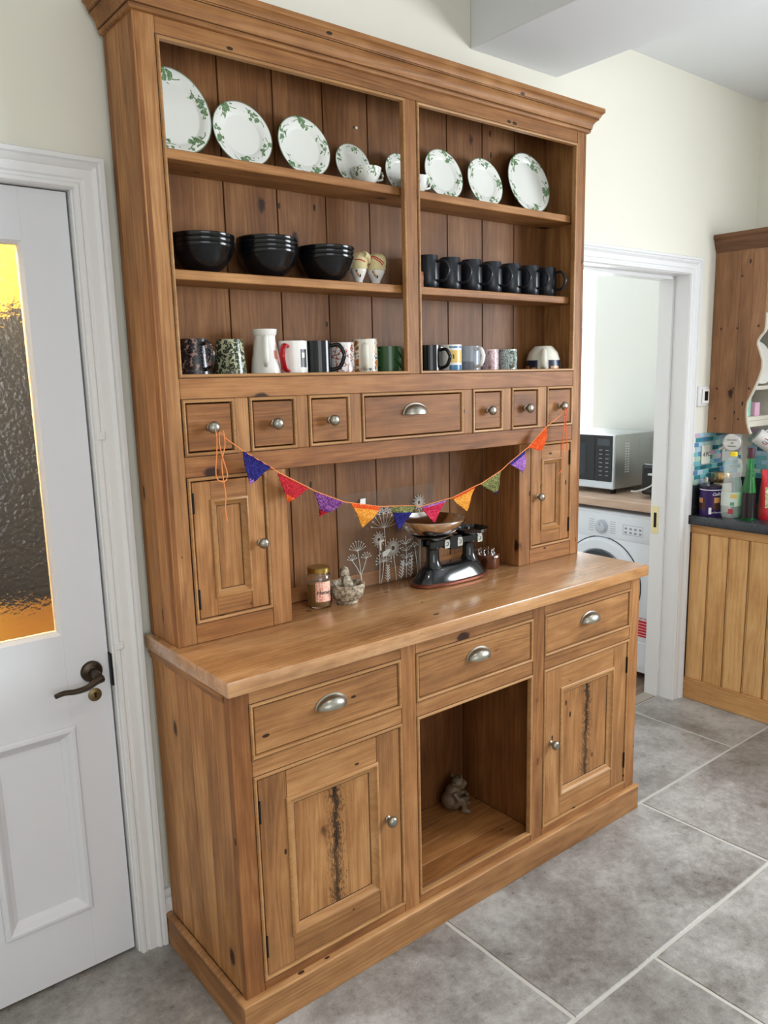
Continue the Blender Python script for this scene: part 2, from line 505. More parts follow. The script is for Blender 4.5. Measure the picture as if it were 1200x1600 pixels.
# lining of the utility doorway: rebate, then the thicker stop
b = MB()
b.box(2.5035, 2.515, 0.0125, 0.082, 0, 1.962).box(2.488, 2.515, 0.083, 0.150, 0, 1.962)
b.box(1.67, 1.6815, 0.0125, 0.082, 0, 1.962).box(1.67, 1.697, 0.083, 0.150, 0, 1.962)
b.box(1.6815, 2.5035, 0.0125, 0.082, 1.9485, 1.962).box(1.697, 2.488, 0.083, 0.150, 1.935, 1.962)
lin = struct(b.build('trim_5', PAINTW))
b = MB(); b.box(2.4865, 2.4885, 0.108, 0.142, 0.795, 0.925); o = b.build('strike_plate', BRASS, lin)
b = MB(); b.box(2.4855, 2.4870, 0.118, 0.132, 0.825, 0.895); b.build('latch_hole', IRON, o)

for z_ in (1.405, 0.872):
    box('hinge_patch', PAINTW, (-0.0865, -0.066, 0.0015, 0.02, z_, z_ + 0.020), bpy.data.objects['trim_2'], 0.002)
# ---- left door with obscure glass
door = struct(bpy.data.objects.new('door_1', None)); link(door, None, (-0.479, 0.056, 0.006))
DX0, DX1, DY0, DY1 = -0.862, -0.097, 0.036, 0.076
for nm, bx in (('stile', (DX0, -0.755, 0.008, 1.977)), ('stile', (-0.203, DX1, 0.008, 1.977)), ('rail', (-0.755, -0.203, 1.863, 1.977)),
               ('rail', (-0.755, -0.203, 0.69, 0.93)), ('rail', (-0.755, -0.203, 0.008, 0.183)), ('stile', (-0.548, -0.410, 0.183, 0.69))):
    box(nm, DOORW, (bx[0], bx[1], DY0, DY1, bx[2], bx[3]), door, 0.0006)
for x0, x1 in ((-0.763, -0.548), (-0.410, -0.195)):
    b = MB()
    pr = [(0, -0.006), (0, 0.004), (0.004, 0.008), (0.012, 0.009), (0.018, 0.005), (0.022, -0.002), (0.030, -0.006), (0.036, -0.012), (0.036, -0.016)]
    b.rframe(x0, x1, 0.180, 0.692, DY0, pr)
    b.build('panel_moulding', DOORW, door)
    box('panel', DOORW, (x0 + 0.02, x1 - 0.02, DY0 + 0.013, DY1 - 0.01, 0.20, 0.672), door, 0)
b = MB()
b.rframe(-0.757, -0.201, 0.928, 1.865, DY0, [(0, -0.03), (0, 0.0005), (0.003, 0.0005), (0.011, -0.010), (0.011, -0.03)])
b.build('glazing_bead', DOORW, door)
m, nt, bs = newmat('hammered_obscure_glass')
tc = node(nt, 'ShaderNodeTexCoord')
bs.inputs['Base Color'].default_value = (0.97, 0.97, 0.95, 1)
bs.inputs['Transmission Weight'].default_value = 1.0
bs.inputs['Roughness'].default_value = 0.06
bs.inputs['IOR'].default_value = 1.45
gd, _ = voro(nt, vadd(nt, tc.outputs['Object'], vmul(nt, noise(nt, tc.outputs['Object'], 30.0, 2.0, 0.5, 'Color'), (0.03, 0.03, 0.03))), 75.0)
bump(nt, bs, mth(nt, 'ADD', gd, noise(nt, tc.outputs['Object'], 120.0, 3.0)), 0.22, 0.003)
OBSCURE = m
box('pane', OBSCURE, (-0.748, -0.210, 0.052, 0.057, 0.936, 1.857), door, 0)
# lever handle
b = MB(); b.lathe([(0.0005, 0), (0.0275, 0), (0.0275, 0.004), (0.025, 0.008), (0.018, 0.0095), (0.012, 0.013), (0.0105, 0.05), (0.0005, 0.051)], (-0.142, DY0, 0.822), 32, 0, '-y')
hd = b.build('door_handle', BRONZE, door)
b = MB()
lp = smoothpath([(-0.130, DY0 - 0.046, 0.815), (-0.146, DY0 - 0.050, 0.812), (-0.170, DY0 - 0.050, 0.800), (-0.198, DY0 - 0.049, 0.797), (-0.226, DY0 - 0.048, 0.800), (-0.248, DY0 - 0.047, 0.796)], 5)
nn = len(lp); rr = [0.0085 + 0.003 * math.exp(-((i / nn - 0.1) / 0.15) ** 2) - 0.0025 * i / nn for i in range(nn)]
rr[0] = 0.006; rr[-1] = 0.004
b.tube(lp, rr, 10, 0, flat=1.15, up=(0, 1, 0)); b.build('lever', BRONZE, hd)
b = MB(); b.lathe([(0.0005, 0), (0.017, 0), (0.017, 0.003), (0.013, 0.005), (0.0005, 0.0055)], (-0.139, DY0, 0.7585), 24, 0, '-y')
es = b.build('keyhole_plate', plain('dull_brass', C(126, 108, 74), 0.4, 0.9), door)
b = MB(); b.lathe([(0.0005, 0), (0.004, 0.0003), (0.0005, 0.0009)], (-0.139, DY0 - 0.0052, 0.762), 12, 0, '-y'); b.box(-0.1412, -0.1368, DY0 - 0.0060, DY0 - 0.0052, 0.751, 0.762)
b.build('keyhole', IRON, es)
b = MB(); b.box(-0.0975, -0.0925, 0.022, 0.060, 0.775, 0.860); b.build('latch_plate', IRON, door)

# ---- hall behind the left door
struct(box('wall_hall_back', GOLDP, (-1.7, 0.6, 0.90, 1.0, 0, 2.5), None, 0))
struct(box('wall_hall_left', GOLDP, (-1.8, -1.7, 0.145, 1.0, 0, 2.5), None, 0))
struct(box('wall_hall_right', GOLDP, (0.6, 0.7, 0.145, 1.0, 0, 2.5), None, 0))
struct(box('ceiling_hall', CEILP, (-1.8, 0.7, 0.145, 1.0, 2.5, 2.56), None, 0))
struct(box('floor_hall', plain('dark_boards', C(120, 84, 50), 0.5), (-1.8, 0.7, 0.088, 1.0, -0.06, -0.002), None, 0))
# dark coat hanging on the hall wall
COATM = plain('black_wool_coat', C(16, 15, 20), 0.9, bmp=0.4, bscale=60)
coat = thing('coat', 'black coat hanging behind the obscure glass of the white door', 'coat', (0.02, 0.74, 0.85))
b = MB(); rs = []
for z, w, d, cx in ((1.80, 0.04, 0.02, 0.02), (1.77, 0.10, 0.05, 0.02), (1.70, 0.20, 0.07, 0.02), (1.62, 0.27, 0.08, 0.01), (1.5, 0.29, 0.09, 0.0), (1.25, 0.30, 0.09, -0.01), (1.05, 0.31, 0.09, 0.0), (0.90, 0.32, 0.085, 0.0), (0.86, 0.31, 0.08, 0.0)):
    rs.append([(cx + w * math.cos(2 * PI * j / 40) * (1 + 0.05 * math.sin(5 * 2 * PI * j / 40)), 0.745 + d * math.sin(2 * PI * j / 40) * (1 + 0.12 * math.sin(9 * 2 * PI * j / 40)), z) for j in range(40)])
b.rings(rs); b.build('coat_body', COATM, coat)
for sgn in (-1, 1):
    b = MB(); b.tube(smoothpath([(0.02 + sgn * 0.16, 0.72, 1.67), (0.02 + sgn * 0.27, 0.70, 1.55), (0.02 + sgn * 0.30, 0.69, 1.3), (0.02 + sgn * 0.29, 0.68, 1.12)], 4), [0.055] * 13, 12)
    b.build('sleeve', COATM, coat)
b = MB(); b.tube([(0.02, 0.905, 1.90), (0.02, 0.85, 1.89), (0.02, 0.84, 1.92)], 0.006, 8)
hk = b.build('coat_hook', BRASS, org=(0.02, 0.90, 1.90)); tag(hk, 'brass coat hook behind the obscure door glass', 'hook')
# warm hall lamp
lamp = thing('hall_ceiling_lamp', 'round warm ceiling lamp in the hall behind the glazed door', 'lamp', (-0.62, 0.50, 2.5))
b = MB(); b.lathe([(0.0005, -0.005), (0.11, -0.005), (0.12, -0.02), (0.12, -0.03), (0.0005, -0.03)], (-0.62, 0.5, 2.5), 32); b.build('lamp_base', BRASS, lamp)
ld = bpy.data.lights.new('hall_lamp_light', 'POINT'); ld.energy = 130; ld.color = (1.0, 0.90, 0.68); ld.shadow_soft_size = 0.10
lo = bpy.data.objects.new('hall_lamp_light', ld); link(lo, lamp, (-0.62, 0.5, 2.33))

# ---- recessed downlights of the kitchen
def downlight(x, y, label, power=44):
    t = thing('downlight', label, 'lamp', (x, y, 2.74), 'recessed ceiling downlights')
    b = MB(); b.lathe([(0.030, -0.001), (0.044, -0.001), (0.043, -0.005), (0.032, -0.006)], (x, y, 2.74), 28); b.build('bezel', CHROME, t)
    d = bpy.data.lights.new('downlight_beam', 'SPOT'); d.energy = power; d.color = (1.0, 0.92, 0.80); d.spot_size = math.radians(130); d.spot_blend = 1.0; d.shadow_soft_size = 0.06
    o = bpy.data.objects.new('downlight_beam', d); link(o, t, (x, y, 2.725))
downlight(0.25, -1.35, 'ceiling downlight in front of the left half of the dresser')
downlight(2.15, -1.35, 'ceiling downlight between the boxed beam and the right wall', 40)
downlight(-1.25, -1.35, 'ceiling downlight in front of the white door', 26)
downlight(0.25, -3.0, 'ceiling downlight nearest the large front window', 36)

# ---- utility room
struct(box('wall_utility_left', UTILP, (1.2, 1.3, 0.145, 2.1, 0, 2.5), None, 0))
struct(box('wall_utility_back', UTILP, (1.3, 3.32, 2.0, 2.1, 0, 2.5), None, 0))
b = MB()
b.box(3.2, 3.32, 0.145, 1.035, 0, 2.5).box(3.2, 3.32, 1.72, 2.0, 0, 2.5).box(3.2, 3.32, 1.035, 1.72, 0, 1.10).box(3.2, 3.32, 1.035, 1.72, 2.32, 2.5)
struct(b.build('wall_utility_right', UTILP, smooth=0))
struct(box('ceiling_utility', CEILP, (1.2, 3.32, 0.145, 2.1, 2.5, 2.56), None, 0))
uf = struct(box('floor_utility', GROOVE, (1.2, 3.2, 0.088, 2.0, -0.06, -0.004), None, 0))
WFL = wood('grey_brown_floor_plank', 0, lo=(92, 74, 62), mid=(128, 108, 92), hi=(158, 140, 124), objcol=False)
struct(box('trim_6', plain('stone_threshold', C(160, 150, 138), 0.5, bmp=0.2), (1.68, 2.50, 0.090, 0.150, -0.01, 0.002), None, 0.001))
k = 0
for r in range(11):
    y0 = 0.153 + r * 0.168
    if y0 > 1.95: break
    x = 1.3 - (r % 3) * 0.35
    while x < 3.2:
        x1 = min(x + 1.1, 3.2); xa = max(x, 1.3)
        if x1 - xa > 0.05: box('plank', WFL, (xa + 0.001, x1 - 0.001, y0, min(y0 + 0.165, 2.0), -0.008, 0.001), uf, 0.001)
        x += 1.1
b = MB()
for y0, y1, z0, z1 in ((1.035, 1.075, 1.10, 2.32), (1.68, 1.72, 1.10, 2.32), (1.075, 1.68, 1.10, 1.14), (1.075, 1.68, 2.28, 2.32), (1.075, 1.68, 1.765, 1.805)):
    b.box(3.245, 3.285, y0, y1, z0, z1)
wn = struct(b.build('window_3', PAINTW))
# ================================================================ the dresser
DR = thing('dresser', 'tall antique pine dresser with plate rack, drawers and cupboards against the cream wall', 'dresser', (0.774, -0.22, 0))
LY, UY = -0.432, -0.1715
def tint(k=0.07, red=0.0):
    g = random.uniform(1 - k, 1 + k * 0.6)
    return (g * (1.0 + 0.02 * red), g * (1.0 - 0.09 * red), g * (1.0 - 0.16 * red))
def part(name, mat, b, bevel=0.0015, color=None, parent=DR):
    return box(name, mat, b, parent, bevel, color or tint())

# ---- base: plinth
part('plinth', WX, (-0.0147, 1.563, -0.446, -0.428, 0.0, 0.083), color=(0.93, 0.90, 0.86))
part('plinth', WY, (-0.0147, 0.003, -0.427, 0.0, 0.0, 0.083), color=(0.9, 0.84, 0.78))
part('plinth', WY, (1.545, 1.563, -0.427, 0.0, 0.0, 0.083))
PM = [(0.0, 0.0835), (0.0150, 0.0835), (0.0155, 0.0875), (0.012, 0.0915), (0.006, 0.0935), (0.0, 0.0935)]
def three_side(prof, x0, x1, yf, mb):
    def cn(i, d, h):
        return [(x0 - d, 0.0, h), (x0 - d, yf - d, h), (x1 + d, yf - d, h), (x1 + d, 0.0, h)][i]
    return mb.corners(cn, prof, 4, False)
o = three_side(PM, 0.0, 1.548, LY, MB()).build('plinth_moulding', WX, DR, color=(1.12, 1.1, 1.06))
# ---- base: sides of upright boards between corner posts
for sx, x0, x1 in (('l', 0.006, 0.020), ('r', 1.528, 1.542)):
    sp = box('side_panel', GROOVE, (x0 + 0.002, x1 - 0.002, -0.412, -0.001, 0.085, 0.861), DR, 0)
    cuts = [0.0, -0.072, -0.142, -0.212, -0.292, -0.345, -0.4105]
    for a, c in zip(cuts[:-1], cuts[1:]):
        part('plank', WZ, (x0 - 0.003 if sx == 'l' else x0, x1 if sx == 'l' else x1 + 0.003, c + 0.0007, a - 0.0007, 0.09, 0.861), 0.0012,
             color=tuple(g_ * k for g_ in [random.uniform(1.0, 1.22)] for k in (1.06, 1.0, 0.88)), parent=sp)
for x0_, x1_ in ((-0.006, 0.004), (1.544, 1.554)):
    box('side_moulding', WY, (x0_, x1_, -0.411, -0.001, 0.847, 0.861), DR, 0.0025, (0.95, 0.9, 0.85), 2)
    box('side_moulding', WY, (x0_ + 0.004, x1_ - 0.004, -0.411, -0.001, 0.836, 0.846), DR, 0.0015, (0.95, 0.9, 0.85))
# ---- base: face frame
RED = (0.86, 0.74, 0.64)
for x0, x1, c in ((0.0, 0.050, (0.74, 0.60, 0.50)), (0.4915, 0.5425, (0.88, 0.77, 0.68)), (1.004, 1.0565, (0.88, 0.78, 0.69)), (1.496, 1.548, (0.86, 0.75, 0.66))):
    part('stile', WZ, (x0, x1, LY, LY + 0.022, 0.085, 0.861), color=c)
BAYS = ((0.050, 0.4915), (0.5425, 1.004), (1.0565, 1.496))
for x0, x1 in BAYS:
    part('rail', WX, (x0 + .0004, x1 - .0004, LY + 0.0004, LY + 0.022, 0.824, 0.861), color=(0.90, 0.82, 0.74))
    part('rail', WX, (x0 + .0004, x1 - .0004, LY + 0.0004, LY + 0.022, 0.647, 0.689), color=(0.96, 0.90, 0.83))
    part('rail', WX, (x0 + .0004, x1 - .0004, LY + 0.0004, LY + 0.022, 0.085, 0.1165), color=(0.80, 0.68, 0.58))
BEAD = [(0.0, -0.012), (0.0, 0.0005), (0.0008, 0.0022), (0.003, 0.0038), (0.0055, 0.0038), (0.0078, 0.0022), (0.0085, 0.0), (0.0085, -0.012)]
def bead(x0, x1, z0, z1, y):
    b = MB(); b.rframe(x0, x1, z0, z1, y, BEAD)
    # thin dark line round the outside of the bead
    o = b.build('bead', BEADX, DR)
    g = MB(); g.rframe(x0 - 0.0012, x1 + 0.0012, z0 - 0.0012, z1 + 0.0012, y, [(0, -0.004), (0, 0.0003), (0.0013, 0.0003), (0.0013, -0.004)])
    g.build('bead_groove', GROOVE, o)
    return o
for x0, x1 in BAYS:
    bead(x0, x1, 0.689, 0.824, LY); bead(x0, x1, 0.1165, 0.647, LY)

# ---- handles
def cup_mesh(w, h, d):
    b = MB(); nu, nv = 18, 8
    rows = []
    for i in range(nu + 1):
        a = PI * i / nu
        rows.append([(-w / 2 * math.cos(a) * math.cos(0.5 * PI * j / nv) if False else -w / 2 * math.cos(a), 0, 0) for j in range(nv + 1)])
    vs = []; fs = []
    # half dome: opening faces down, front bulges towards -y
    for i in range(nu + 1):
        a = PI * i / nu                      # across the width
        for j in range(nv + 1):
            t = 0.5 * PI * j / nv            # 0 = back plate rim, pi/2 = lower lip
            x = -w / 2 * math.cos(a)
            s = math.sin(a)
            z = h * s * math.cos(t) ** 0.9 if t < 0.5 * PI - 1e-6 else 0.0
            y = -d * s * math.sin(t) ** 0.8 if t > 1e-6 else 0.0
            vs.append((x, y - 0.002, z - h * 0.35))
    W = nv + 1
    for i in range(nu):
        for j in range(nv):
            fs.append((i * W + j, i * W + j + 1, (i + 1) * W + j + 1, (i + 1) * W + j))
    b.add(vs, fs)
    # inner shell gives the lip its thickness
    b.add([(x * 0.95, (y + 0.002) * 0.93 - 0.002, z * 0.93 + (-h * 0.35) * 0.07) for x, y, z in vs], [tuple(reversed(f)) for f in fs])
    lip = [i * W + nv for i in range(nu + 1)]; n0 = len(vs)
    for i in range(nu):
        b.f.append([lip[i], lip[i + 1], n0 + lip[i + 1], n0 + lip[i]]); b.m.append(0)
    # flange round the top edge
    fl_ = [(-(w / 2 + 0.004) * math.cos(PI * i / nu), -0.0015, (h + 0.004) * math.sin(PI * i / nu) - h * 0.35) for i in range(nu + 1)]
    fi_ = [(-(w / 2 - 0.003) * math.cos(PI * i / nu), -0.0035, (h - 0.003) * math.sin(PI * i / nu) - h * 0.35) for i in range(nu + 1)]
    base = len(b.v); b.v += fl_ + fi_; k = nu + 1
    for i in range(nu):
        b.f.append([base + i, base + i + 1, base + k + i + 1, base + k + i]); b.m.append(0)
    return b.mesh('cup_handle', PEWTER, smooth=50)
CUP = cup_mesh(0.086, 0.028, 0.026)
def knob_mesh(r=0.0150, l=0.031):
    b = MB()
    b.lathe([(0.0004, 0), (r * 0.62, 0), (r * 0.62, l * 0.08), (r * 0.38, l * 0.16), (r * 0.34, l * 0.42), (r * 0.6, l * 0.52), (r * 0.95, l * 0.6), (r, l * 0.72),
             (r * 0.93, l * 0.84), (r * 0.66, l * 0.95), (r * 0.3, l), (0.0004, l)], (0, 0, 0), 24, 0, '-y')
    return b.mesh('knob', PEWTER, smooth=50)
KNOB = knob_mesh()
KNOBS = knob_mesh(0.0138, 0.029)

def drawer(x0, x1, z0, z1, y, mat, color, knob=None, cup=False):
    i = 0.0117
    b = MB(); b.box(x0 + i, x1 - i, y + 0.0005, y + 0.020, z0 + i, z1 - i, 0)
    b.box(x0 + i + 0.004, x1 - i - 0.004, y + 0.021, y + 0.12, z0 + i + 0.004, z1 - i - 0.012, 0)
    d = b.build('drawer', mat, DR, bevel=0.0015, color=color, org=((x0 + x1) / 2, y, (z0 + z1) / 2))
    if cup: put('cup_handle', CUP, d, ((x0 + x1) / 2, y, (z0 + z1) / 2 + 0.013))
    else: put('knob', KNOB, d, ((x0 + x1) / 2, y, (z0 + z1) / 2))
    return d
for x0, x1 in BAYS:
    drawer(x0, x1, 0.689, 0.824, LY, WX, (1.0, 0.95, 0.87), cup=True)

def cupboard_door(x0, x1, z0, z1, y, st, rl, panmat, pc, knobx, knobz, hinge_left, mld=0.022, fc=(1.0, 0.95, 0.87)):
    i = 0.0117
    a0, a1, c0, c1 = x0 + i, x1 - i, z0 + i, z1 - i
    b = MB()
    b.box(a0, a0 + st, y + 0.0005, y + 0.020, c0, c1, 0).box(a1 - st, a1, y + 0.0005, y + 0.020, c0, c1, 0)
    b.box(a0 + st + 0.0004, a1 - st - 0.0004, y + 0.0008, y + 0.020, c1 - rl, c1, 1).box(a0 + st + 0.0004, a1 - st - 0.0004, y + 0.0008, y + 0.020, c0, c0 + rl, 1)
    d = b.build('cupboard_door', [WZ, WX], DR, bevel=0.0012, color=fc, org=((a0 + a1) / 2, y, (c0 + c1) / 2))
    px0, px1, pz0, pz1 = a0 + st, a1 - st, c0 + rl, c1 - rl
    box('panel', panmat, (px0 + 0.004, px1 - 0.004, y + 0.009, y + 0.016, pz0 + 0.004, pz1 - 0.004), d, 0, pc, org=((px0 + px1) / 2 + 0.006, y, (pz0 + pz1) / 2))
    w = mld
    pr = [(-0.003, -0.006), (-0.003, 0.002), (0.0, 0.0045), (w * 0.22, 0.005), (w * 0.36, 0.001), (w * 0.5, -0.001), (w * 0.72, -0.0035), (w * 0.85, -0.0045), (w, -0.0075), (w, -0.011)]
    mb = MB(); mb.rframe(px0, px1, pz0, pz1, y, pr); mb.build('panel_moulding', BEADX, d, color=(0.98, 0.97, 0.94))
    g = MB(); g.rframe(px0 + w - 0.0005, px1 - w + 0.0005, pz0 + w - 0.0005, pz1 - w + 0.0005, y + 0.009, [(0, -0.001), (0, 0.0006), (0.0022, 0.0006), (0.0022, -0.001)])
    g.build('panel_groove', GROOVE, d)
    put('knob', KNOB if st > 0.05 else KNOBS, d, (knobx, y, knobz))
    hx = a0 - 0.001 if hinge_left else a1 + 0.001
    for hz in (z0 + (z1 - z0) * 0.17, z1 - (z1 - z0) * 0.17):
        L = 0.055 if st > 0.05 else 0.05
        h = MB(); h.lathe([(0.0004, 0), (0.0036, 0), (0.0036, L), (0.0004, L)], (hx, y - 0.001, hz - L / 2), 10); h.build('hinge', IRON, d)
    return d
cupboard_door(0.050, 0.4915, 0.1165, 0.647, LY, 0.074, 0.072, WSTAIN, (1.02, 0.96, 0.86), 0.436, 0.394, True)
cupboard_door(1.0565, 1.496, 0.1165, 0.647, LY, 0.072, 0.070, WSTAIN, (1.04, 0.98, 0.88), 1.092, 0.396, False)

# ---- base: inside of the open bay, and the unseen carcass round it
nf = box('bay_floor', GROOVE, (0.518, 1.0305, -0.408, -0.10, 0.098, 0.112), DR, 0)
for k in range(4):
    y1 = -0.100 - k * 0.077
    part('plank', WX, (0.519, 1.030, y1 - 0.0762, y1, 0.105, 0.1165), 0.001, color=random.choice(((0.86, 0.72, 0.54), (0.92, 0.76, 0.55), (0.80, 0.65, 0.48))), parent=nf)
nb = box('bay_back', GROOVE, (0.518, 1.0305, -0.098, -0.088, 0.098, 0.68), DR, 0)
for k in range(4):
    part('plank', WZ, (0.519 + k * 0.128, 0.519 + k * 0.128 + 0.1268, -0.100, -0.094, 0.1168, 0.68), 0.001, color=(0.40, 0.29, 0.21), parent=nb)  # dark tint paints in the shade at the back of the bay
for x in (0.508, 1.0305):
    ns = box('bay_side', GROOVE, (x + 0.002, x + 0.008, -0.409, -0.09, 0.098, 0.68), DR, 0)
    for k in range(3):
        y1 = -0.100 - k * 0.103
        part('plank', WZ, (x, x + 0.01, y1 - 0.102, y1, 0.1168, 0.68), 0.001, color=(0.54, 0.40, 0.28), parent=ns)  # side boards darkened by colour for the shade inside the bay
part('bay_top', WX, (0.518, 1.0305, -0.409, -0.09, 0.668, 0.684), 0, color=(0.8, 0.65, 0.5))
part('base_back', WX, (0.02, 1.528, -0.012, -0.002, 0.06, 0.861), 0, color=(0.7, 0.55, 0.45))
# ---- worktop
b = MB(); b.box(-0.0115, 1.5597, -0.457, 0.0, 0.8622, 0.900)
b.build('worktop', WTOP, DR, bevel=0.004, seg=2, color=(1.06, 0.99, 0.92))

# ---- upper: sides and face frame
UX0, UX1 = 0.0064, 1.5419
for sx, x0, x1 in (('l', UX0, UX0 + 0.02), ('r', UX1 - 0.02, UX1)):
    sp = box('side_panel', GROOVE, (x0 + 0.002, x1 - 0.002, -0.15, -0.001, 0.9005, 2.33), DR, 0)
    for y1, y0, c in ((0.0, -0.022, (0.74, 0.62, 0.52)), (-0.0225, -0.090, (1.14, 1.07, 0.95)), (-0.0905, -0.1495, (1.20, 1.12, 0.98))):
        part('plank', WZ, (x0, x1, y0, y1, 0.9005, 2.335), 0.001, color=c, parent=sp)
SW = 0.0555
for x0, x1, z0, z1, c in ((UX0, SW, 0.9005, 2.335, (1.06, 1.0, 0.92)), (1.4955, UX1, 0.9005, 2.335, (0.98, 0.90, 0.82)), (0.757, 0.798, 1.549, 2.283, (0.92, 0.82, 0.72)),
                          (0.274, 0.331, 0.9005, 1.313, (0.94, 0.84, 0.74)), (1.2265, 1.281, 0.9005, 1.313, (0.90, 0.80, 0.70))):
    part('stile', WZ, (x0, x1, UY, UY + 0.022, z0, z1), color=c)
for xc, s in ((UX0, 1), (UX1, -1)):     # rounded reddish corner strips of the uprights
    b = MB()
    q = [(xc - s * 0.0006, UY + 0.0225), (xc - s * 0.0006, UY + 0.004), (xc + s * 0.001, UY + 0.001), (xc + s * 0.004, UY - 0.0006), (xc + s * 0.0135, UY - 0.0006), (xc + s * 0.0135, UY + 0.006), (xc + s * 0.006, UY + 0.0225)]
    b.prism(q, lambda u, v, d: (u, v, d), 0.9006, 2.330)
    b.build('corner_strip', WZ, DR, color=(0.80, 0.64, 0.52))
def urail(x0, x1, z0, z1, c): part('rail', WX, (x0, x1, UY + 0.0005, UY + 0.022, z0, z1), color=c)
urail(SW + .0003, 1.4952, 2.283, 2.335, (0.88, 0.78, 0.67))
urail(SW + .0003, 1.4952, 1.499, 1.549, (0.86, 0.71, 0.58))
urail(SW + .0003, 1.4952, 1.3135, 1.364, (0.84, 0.67, 0.54))
urail(SW + .0003, 0.2737, 0.9005, 0.950, (0.90, 0.76, 0.62)); urail(1.2813, 1.4952, 0.9005, 0.952, (0.94, 0.84, 0.72))
DXS = ((0.0575, 0.195), (0.2345, 0.3715), (0.409, 0.544), (0.583, 0.970), (1.0105, 1.1455), (1.1855, 1.320), (1.359, 1.4945))
for (a, c), (e, f) in zip(DXS[:-1], DXS[1:]):
    part('drawer_divider', WZ, (c + .0003, e - .0003, UY + 0.0008, UY + 0.022, 1.3642, 1.4988), color=(1.0, 0.93, 0.84))
for k, (x0, x1) in enumerate(DXS):
    bead(x0, x1, 1.364, 1.499, UY)
    drawer(x0, x1, 1.364, 1.499, UY, WX, (0.80, 0.66, 0.53), cup=(k == 3))
bead(SW, 0.757, 1.549, 2.283, UY); bead(0.798, 1.4955, 1.549, 2.283, UY)
bead(0.0575, 0.274, 0.950, 1.313, UY); bead(1.281, 1.4945, 0.952, 1.313, UY)
cupboard_door(0.0575, 0.274, 0.950, 1.313, UY, 0.0475, 0.0475, WZ, (0.98, 0.90, 0.78), 0.2455, 1.130, True, 0.016, (1.0, 0.9, 0.78))
cupboard_door(1.281, 1.4945, 0.952, 1.313, UY, 0.0455, 0.0475, WZ, (0.96, 0.88, 0.76), 1.316, 1.130, False, 0.016, (0.98, 0.9, 0.8))
# ---- upper: back boards
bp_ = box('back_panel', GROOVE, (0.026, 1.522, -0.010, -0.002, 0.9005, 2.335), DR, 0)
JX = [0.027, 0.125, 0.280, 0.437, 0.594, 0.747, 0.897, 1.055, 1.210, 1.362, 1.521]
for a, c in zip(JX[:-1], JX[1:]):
    g = random.uniform(0.52, 0.68)  # shade inside the rack is put into the board tint
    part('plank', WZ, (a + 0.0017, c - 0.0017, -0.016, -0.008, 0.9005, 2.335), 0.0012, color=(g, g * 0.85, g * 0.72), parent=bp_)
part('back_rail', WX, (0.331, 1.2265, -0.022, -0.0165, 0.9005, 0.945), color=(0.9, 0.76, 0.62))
# ---- upper: shelves, dividers, cupboard boxes
for z, th in ((2.060, 0.022), (1.797, 0.022), (1.5495, 0.020)):
    for x0, x1 in ((0.027, 1.521),):
        part('shelf', WX, (x0, x1, -0.1492, -0.0165, z - th, z), 0.002, color=(0.98, 0.88, 0.75) if z > 1.6 else (0.9, 0.78, 0.66))
part('drawer_deck', WX, (0.027, 1.521, -0.149, -0.0165, 1.3135, 1.330), 0, color=(0.8, 0.66, 0.52))
for x0, x1 in ((0.313, 0.331), (1.2265, 1.2445)):
    rs_ = box('recess_side', GROOVE, (x0 + 0.002, x1 - 0.002, -0.149, -0.0165, 0.9005, 1.313), DR, 0)
    for y1, y0 in ((-0.0166, -0.082), (-0.0828, -0.149)):
        part('plank', WZ, (x0, x1, y0, y1, 0.9006, 1.3132), 0.001, color=(0.80, 0.66, 0.53), parent=rs_)
part('top_board', WX, (UX0, UX1, UY, -0.001, 2.336, 2.350), 0)
# ---- cornice
CO = [(-0.010, 2.318), (0.004, 2.318), (0.008, 2.320), (0.0105, 2.325), (0.009, 2.330), (0.013, 2.331), (0.013, 2.334), (0.015, 2.344), (0.020, 2.352), (0.0265, 2.358), (0.028, 2.359),
      (0.028, 2.363), (0.031, 2.364), (0.034, 2.372), (0.0395, 2.378), (0.042, 2.379), (0.042, 2.392), (-0.010, 2.392)]
o = three_side(CO, UX0, UX1, UY, MB()).build('cornice', WX, DR, color=(0.92, 0.82, 0.70), smooth=28)
b = MB()
for zz, dd in ((2.3302, 0.0102), (2.3595, 0.0287)):
    three_side([(dd - 0.002, zz - 0.0007), (dd + 0.0004, zz - 0.0007), (dd + 0.0004, zz + 0.0007), (dd - 0.002, zz + 0.0007)], UX0, UX1, UY, b)
b.build('cornice_groove', GROOVE, o)
# ================================================================ china on the shelves
CX, CY = -0.746, -1.960
def facing(x, y): return math.atan2(CY - y, CX - x)

